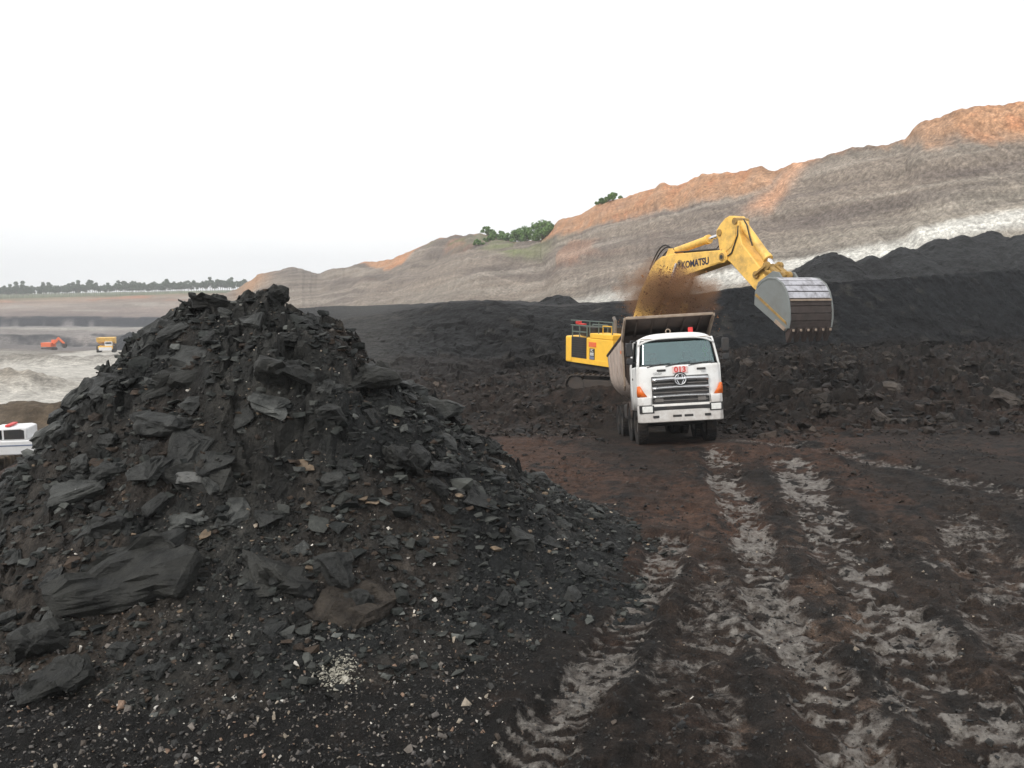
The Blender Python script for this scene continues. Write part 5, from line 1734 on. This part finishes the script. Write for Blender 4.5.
# operator cab on the far side
cb = MB().prism([(0.9, DK), (2.5, DK), (2.55, DK + 0.9), (2.2, DK + 2.0), (0.9, DK + 2.05)], 'y', 0.55, 1.65).build('cab', M['body_yellow'], exc, bevel=0.06)
MB().prism([(1.05, DK + 0.95), (2.4, DK + 0.95), (2.1, DK + 1.85), (1.05, DK + 1.88)], 'y', 0.535, 1.665).build('cab_window', M['glass_dark'], cb)
MB().prism([(2.545, 0.65), (2.545, 1.55), (2.56, 1.55), (2.56, 0.65)], 'z', DK + 0.2, DK + 0.85).build('cab_window', M['glass_dark'], cb)
# undercarriage
UR = Matrix.Rotation(R(40), 4, 'Z')
MB().cyl((0, 0, 0.95), (0, 0, DK - 0.28), 0.95, 28).build('swing_ring', M['chassis'], exc)
MB().box(-1.2, 1.2, -1.3, 1.3, 0.55, 0.97).xf(UR).build('car_body', M['chassis'], exc, bevel=0.05)
for sy in (-1, 1):
    tr_ = MB().box(-2.0, 2.0, sy * 1.45 - 0.2, sy * 1.45 + 0.2, 0.35, 0.8).xf(UR).build('track_frame', M['track'], exc, bevel=0.04)
    path = []
    hl, rr_ = 2.35, 0.5
    for a in np.linspace(-90, 90, 15):
        path.append((hl + rr_ * math.cos(R(a)), rr_ + 0.03 + rr_ * math.sin(R(a))))
    for a in np.linspace(90, 270, 15):
        path.append((-hl + rr_ * math.cos(R(a)), rr_ + 0.03 + rr_ * math.sin(R(a))))
    pts = [Vector((p[0], 0, p[1])) for p in path] + [Vector((path[0][0], 0, path[0][1]))]
    L_ = [0]
    for i in range(1, len(pts)):
        L_.append(L_[-1] + (pts[i] - pts[i - 1]).length)
    ns_ = 48
    me_s = None
    for i in range(ns_):
        d = L_[-1] * (i + 0.5) / ns_
        j = max(k for k in range(len(L_) - 1) if L_[k] <= d)
        p = pts[j].lerp(pts[j + 1], (d - L_[j]) / (L_[j + 1] - L_[j] + 1e-9))
        tdir = (pts[j + 1] - pts[j]).normalized()
        ang = math.atan2(tdir.z, tdir.x)
        if me_s is None:
            sh = MB().box(-0.115, 0.115, -0.33, 0.33, -0.025, 0.02).box(-0.10, -0.07, -0.33, 0.33, -0.075, -0.02)
            so = sh.build('track_shoe', M['track'], exc)
            me_s = so.data
        else:
            so = link('track_shoe', me_s, exc)
        so.matrix_local = UR @ Matrix.Translation((p.x, sy * 1.45, p.z)) @ Matrix.Rotation(-ang, 4, 'Y')
    for x_ in (-1.7, -1.05, -0.4, 0.25, 0.9, 1.55):
        MB().cyl((x_, sy * 1.45 - 0.24, 0.24), (x_, sy * 1.45 + 0.24, 0.24), 0.17, 16).xf(UR).build('roller', M['track'], exc)
    for x_ in (-2.35, 2.35):
        MB().cyl((x_, sy * 1.45 - 0.22, 0.53), (x_, sy * 1.45 + 0.22, 0.53), 0.43, 24).xf(UR).build('idler', M['track'], exc, bevel=0.03)


# ================================================================== far vehicles
# white pickup parked below the heap on the left
px_, py_ = -26.1, 42.6
pz_ = float(terrain_z(np.array([px_]), np.array([py_]))[0])
pick = tag(empty('pickup_truck', (px_, py_, pz_), (0, 0, R(192))), 'white double cab pickup half hidden behind the foot of the coal heap', 'pickup truck')
bd = MB()
bd.prism([(-2.6, 0.45), (2.5, 0.45), (2.62, 0.7), (2.6, 1.0), (2.35, 1.12), (1.25, 1.2), (-2.6, 1.2)], 'y', -0.9, 0.9)
bd.build('body', M['white_plain'], pick, bevel=0.06)
cbn = MB().prism([(-1.05, 1.2), (1.25, 1.2), (0.65, 1.82), (-0.8, 1.86), (-1.05, 1.8)], 'y', -0.8, 0.8).build('cabin', M['white_plain'], pick, bevel=0.06)
for sy in (-1, 1):
    MB().prism([(0.12, 1.26), (1.02, 1.26), (0.6, 1.72), (0.12, 1.74)], 'y', sy * 0.803 - 0.01, sy * 0.803 + 0.01).build('window', M['glass_dark'], cbn)
    MB().prism([(-0.92, 1.26), (0.02, 1.26), (0.02, 1.74), (-0.75, 1.76), (-0.92, 1.7)], 'y', sy * 0.803 - 0.01, sy * 0.803 + 0.01).build('window', M['black'], cbn)
    MB().box(-2.5, 2.4, sy * 0.905 - 0.01, sy * 0.905 + 0.01, 0.92, 0.98).build('side_strip', M['blue_panel'], pick)
    for x_ in (-1.6, 1.6):
        w_ = MB().lathe([(0.2, -0.1), (0.36, -0.11), (0.38, -0.06), (0.38, 0.06), (0.36, 0.11), (0.2, 0.1)], (x_, sy * 0.82, 0.38), 'y', 20).build('wheel', M['tyre'], pick)
        MB().cyl((x_, sy * 0.82 - 0.08, 0.38), (x_, sy * 0.82 + 0.08, 0.38), 0.21, 16).build('rim', M['rim'], w_)
MB().prism([(1.235, 1.25), (0.69, 1.80), (0.72, 1.83), (1.27, 1.28)], 'y', -0.68, 0.68).build('windscreen', M['glass_dark'], cbn)
MB().box(-0.2, 0.05, -0.55, 0.55, 1.87, 1.97).build('light_bar', M['red'], pick, bevel=0.03)
pick.location.z += 0.0

# yellow haul truck far down the ramp
hx, hy = -133.0, 272.0
hzz = float(terrain_z(np.array([hx]), np.array([hy]))[0])
ht_ = tag(empty('haul_truck', (hx, hy, hzz), (0, 0, R(20))), 'tiny yellow haul truck on the pale road down in the far pit', 'haul truck')
MB().prism([(-3.4, 2.6), (3.0, 3.6), (3.6, 5.0), (-1.8, 4.8), (-4.6, 4.8), (-3.9, 4.5), (-3.7, 3.0)], 'x', -2.6, 2.6).xf(Matrix.Rotation(R(180), 4, 'Z')).build('dump_body', M['yellow'], ht_, bevel=0.1)
MB().box(-2.2, 2.2, -3.9, 3.6, 1.3, 2.3).build('chassis', M['yellow'], ht_, bevel=0.1)
MB().box(-0.2, 2.0, -3.6, -2.0, 2.3, 3.7).build('cab', M['white_plain'], ht_, bevel=0.08)
MB().box(0.0, 1.8, -3.64, -3.58, 2.9, 3.5).build('windscreen', M['glass_dark'], ht_)
MB().box(-1.9, 1.9, -4.2, -3.9, 0.9, 1.9).build('radiator', M['white_plain'], ht_, bevel=0.05)
for sx in (-1, 1):
    for y_ in (-2.6, 2.0):
        MB().lathe([(0.5, -0.45), (1.1, -0.5), (1.2, -0.3), (1.2, 0.3), (1.1, 0.5), (0.5, 0.45)], (sx * 2.2, y_, 1.2), 'x', 20).build('wheel', M['tyre'], ht_)

# orange excavator at work on the pit bottom
ox_, oy_ = -186.0, 333.0
oz_ = float(terrain_z(np.array([ox_]), np.array([oy_]))[0])
of = tag(empty('excavator', (ox_, oy_, oz_), (0, 0, R(-8))), 'tiny orange excavator digging on the floor of the far pit', 'excavator')
MB().box(-2.4, 2.0, -1.6, 1.6, 1.3, 3.0).build('body', M['sticker'], of, bevel=0.1)
MB().box(0.9, 2.3, 0.2, 1.5, 3.0, 4.1).build('cab', M['sticker'], of, bevel=0.1)
MB().bar((1.8, 0, 2.2), (4.6, 0, 4.9), 0.6, 0.9).build('boom', M['sticker'], of)
MB().bar((4.3, 0, 4.9), (6.8, 0, 2.6), 0.5, 0.7).build('arm', M['sticker'], of)
MB().prism([(6.3, 2.8), (7.3, 2.6), (7.5, 1.6), (6.8, 0.9), (6.2, 1.5)], 'y', -0.8, 0.8).build('bucket', M['rust'], of, bevel=0.05)
for sy in (-1, 1):
    MB().prism([(-2.5, 0.5), (-2.0, 0.0), (2.0, 0.0), (2.5, 0.5), (2.0, 1.0), (-2.0, 1.0)], 'y', sy * 1.4 - 0.35, sy * 1.4 + 0.35).build('track', M['track'], of)

# dark pile beside the far ramp
cone_pile('coal_pile', 'dark pointed coal pile beside the far ramp behind the heap', [(-140, 304, -11.2, 0.8), (-137, 306, -11.8, 0.8)], -18, M['bench'], L3(52, 54, 58), L3(40, 42, 46), 441, 60, (-152, -126, 291, 318), None, 2.0)['category'] = 'coal pile'


# ================================================================== vegetation
def leaf_cloud(lobes, n, size, seed, squash=0.8):
    r = np.random.default_rng(seed)
    Vs, Fs = [], []
    lb = np.array([l[:3] for l in lobes])
    lr = np.array([l[3] for l in lobes])
    k = r.choice(len(lobes), n, p=lr ** 2 / (lr ** 2).sum())
    d = r.normal(0, 1, (n, 3))
    d /= np.linalg.norm(d, axis=1, keepdims=True)
    rad = lr[k] * r.uniform(0.45, 1.05, n)
    c = lb[k] + d * rad[:, None] * np.array([1, 1, squash])
    a = r.normal(0, 1, (n, 3))
    a /= np.linalg.norm(a, axis=1, keepdims=True)
    b = np.cross(a, r.normal(0, 1, (n, 3)))
    b /= np.linalg.norm(b, axis=1, keepdims=True)
    s = size * r.uniform(0.6, 1.4, n)[:, None]
    V_ = np.stack([c - a * s, c + b * s * 0.6, c + a * s, c - b * s * 0.6 + np.cross(a, b) * s * 0.3], 1).reshape(-1, 3)
    F_ = np.arange(n * 4).reshape(-1, 4)
    return V_, F_


def make_tree(name, h, seed):
    r = random.Random(seed)
    t = empty(name)
    tk = MB()
    th = h * r.uniform(0.36, 0.5)
    lean = (r.uniform(-0.3, 0.3), r.uniform(-0.3, 0.3))
    tk.cyl((0, 0, -1.0), (lean[0], lean[1], th), 0.30, 7, 0.18)
    lobes = []
    for i in range(r.randint(5, 7)):
        a = r.uniform(0, 6.28)
        rr = r.uniform(0.3, 0.22 * h)
        zt = th + r.uniform(0.1, 0.42) * h
        e = (lean[0] + rr * math.cos(a), lean[1] + rr * math.sin(a), zt)
        tk.cyl((lean[0], lean[1], th - r.uniform(0, 0.2) * h), e, 0.12, 5, 0.05)
        lobes.append((*e, r.uniform(0.10, 0.16) * h))
    lobes.append((lean[0], lean[1], h * 0.9, 0.12 * h))
    tk.build('trunk', M['bark'], t)
    V_, F_ = leaf_cloud(lobes, 700, 0.05 * h, seed)
    link('crown', mesh_np('crown', V_, F_), t, M['leaf_far'])
    return t


protos = [make_tree('tree', h, 800 + i) for i, h in enumerate((13.0, 14.5, 12.0, 15.5, 13.5))]
first = [True] * 5
rt = random.Random(5)
TG = 'row of trees along the far pit rim'
b_ = -12.0
while b_ < 262:
    k = rt.randrange(5)
    yv = 872 + rt.uniform(-14, 40)
    xv = (b_ - 512) / 830 * yv
    zv = float(terrain_z(np.array([xv]), np.array([yv]))[0])
    t = protos[k] if first[k] else copy_tree(protos[k])
    first[k] = False
    t.location = (xv, yv, zv - 0.3)
    t.rotation_euler = (0, 0, rt.uniform(0, 6.28))
    sc_ = rt.uniform(0.78, 1.12)
    t.scale = (sc_, sc_, sc_ * rt.uniform(0.92, 1.08))
    tag(t, 'distant green tree with bare lower trunk in the row along the far pit rim', 'tree', TG)
    b_ += rt.uniform(1.2, 2.7)


def hw_point(st_, v_):
    j = int(np.argmin(np.abs(HW_ST - st_)))
    i = int(np.argmin(np.abs(HW_V - v_)))
    return HW_P[i, j]


bush_spec = [  # station, height up the slope, height m, width m, label
    (488, 0.99, 4.2, 5.5, 'dark green shrub standing alone at the left end of the hill crest greenery'),
    (497, 0.965, 3.6, 6.0, 'low spreading shrub below the lone shrub on the hill crest'),
    (508, 0.985, 4.6, 6.0, 'bushy shrub second from the left on the hill crest'),
    (518, 0.99, 5.5, 6.5, 'bright green shrub in the middle of the hill crest thicket'),
    (527, 0.99, 6.2, 6.5, 'taller bright green shrub right of the thicket middle'),
    (536, 0.985, 6.6, 6.5, 'dense green shrub near the orange cliff edge'),
    (545, 0.975, 6.8, 6.5, 'tallest green shrub right against the orange cliff edge'),
    (551, 0.955, 4.5, 5.0, 'small green shrub tucked under the orange cliff edge'),
    (490, 0.88, 2.4, 6.0, 'low green scrub on the slope below the crest'),
    (480, 0.80, 2.0, 5.0, 'low patch of scrub lowest on the grassy slope'),
    (602, 1.0, 1.5, 4.0, 'small bush on top of the orange cliff, left of the pair'),
    (613, 1.0, 2.2, 6.0, 'rounded bush on top of the orange cliff, larger of the pair'),
]
for i, (st_, v_, h, wd, lab) in enumerate(bush_spec):
    p = hw_point(st_, v_)
    r = random.Random(900 + i)
    o = tag(empty('shrub', (float(p[0]), float(p[1]), float(p[2]) - 0.25), (0, 0, r.uniform(0, 6))), lab, 'shrub', 'shrubs on the hill crest')
    lobes = []
    sm = MB()
    for q in range(16):
        a, rr = r.uniform(0, 6.28), r.uniform(0, 0.46) * wd
        zt = h * r.uniform(0.2, 0.9) * (1 - 0.5 * rr / (0.36 * wd + 1e-6) * 0.6)
        e = (rr * math.cos(a), rr * math.sin(a), zt)
        lobes.append((*e, r.uniform(0.1, 0.24) * min(h, wd)))
        sm.cyl((rr * 0.2 * math.cos(a), rr * 0.2 * math.sin(a), -0.4), e, 0.07, 5, 0.03)
    sm.build('stems', M['bark'], o)
    V_, F_ = leaf_cloud(lobes, 1500, 0.3, 950 + i)
    link('foliage', mesh_np('foliage', V_, F_), o, M['leaf_bush'])


# ================================================================== soil and dust falling into the bed
# airborne dust: one soft cloud of real volume over the bed
k = NT('brown_dust')
k.t.nodes.remove(k.b)
pv = k.n('ShaderNodeVolumePrincipled')
pv.inputs['Color'].default_value = (0.5, 0.27, 0.15, 1)
pv.inputs['Anisotropy'].default_value = 0.1
oc = k.obj()
ln = k.n('ShaderNodeVectorMath', operation='LENGTH')
k.l(oc, ln.inputs[0])
nz = k.noise(2.2, 5, oc, 0.62)
md = k.n('ShaderNodeMath', operation='MULTIPLY_ADD')          # (noise-0.5)*1.1 - r
k.l(nz, md.inputs[0])
md.inputs[1].default_value = 1.5
sb = k.n('ShaderNodeMath', operation='SUBTRACT')
sb.inputs[0].default_value = 0.12
k.l(ln.outputs['Value'], sb.inputs[1])
k.l(sb.outputs[0], md.inputs[2])
mr = k.n('ShaderNodeMapRange')
mr.inputs[1].default_value, mr.inputs[2].default_value = 0.0, 0.75
mr.inputs[3].default_value, mr.inputs[4].default_value = 0.0, 3.6
k.l(md.outputs[0], mr.inputs[0])
k.l(mr.outputs[0], pv.inputs['Density'])
k.l(pv.outputs[0], k.out.inputs['Volume'])
M['dust'] = k.m


def dust_blob(loc, half, label):
    m = MB()
    n = 20
    prof = [(max(0.001, math.sin(a)), -math.cos(a)) for a in np.linspace(0, math.pi, 12)]
    vs, fs = [], []
    for i in range(n):
        t = 2 * math.pi * i / n
        for r_, a_ in prof:
            vs.append((r_ * math.cos(t), r_ * math.sin(t), a_))
    for i in range(n):
        for q in range(11):
            fs.append((i * 12 + q, ((i + 1) % n) * 12 + q, ((i + 1) % n) * 12 + q + 1, i * 12 + q + 1))
    m.add(vs, fs)
    o = m.build('dust_cloud', M['dust'], None)
    bm = bmesh.new()
    bm.from_mesh(o.data)
    bmesh.ops.remove_doubles(bm, verts=bm.verts, dist=0.004)
    bmesh.ops.recalc_face_normals(bm, faces=bm.faces)
    bm.to_mesh(o.data)
    bm.free()
    o.location = loc
    o.scale = half
    return tag(o, label, 'dust', kind='stuff')


dust_blob((5.6, 30.0, 4.5), (2.2, 1.3, 1.45), 'brown dust cloud boiling up over the tipper bed')
# clods and grains dropping through it
N = 4200
t = rng.uniform(0, 1, N) ** 0.8
cx = 5.5 + rng.normal(0, 0.5, N) * (0.6 + t) + 0.7 * rng.random(N) ** 3
cy = 30.0 + rng.normal(0, 0.32, N)
cz = 5.5 - 2.2 * t + rng.normal(0, 0.1, N)
S = 0.026 * np.exp(rng.normal(0, 0.6, N))
cc = np.array([L3(112, 74, 48), L3(84, 56, 40), L3(150, 100, 60)])
me = scatter_mesh('falling_soil', np.stack([cx, cy, cz], -1), S, cc[rng.integers(0, 3, N)], PEBB, 1.0)
tag(link('falling_soil', me, None, M['pebble']), 'stream of brown soil grains dropping into the tipper bed', 'soil', kind='stuff')

# ================================================================== haze in the pit air
k = NT('pit_haze')
k.t.nodes.remove(k.b)
pv = k.n('ShaderNodeVolumePrincipled')
pv.inputs['Color'].default_value = (0.97, 0.985, 1.0, 1)
pv.inputs['Density'].default_value = 0.0004
k.l(pv.outputs[0], k.out.inputs['Volume'])
hzb = MB().box(-3700, 3300, -120, 1680, -32, 62).build('haze', k.m, None, smooth=0)
tag(hzb, kind='stuff')
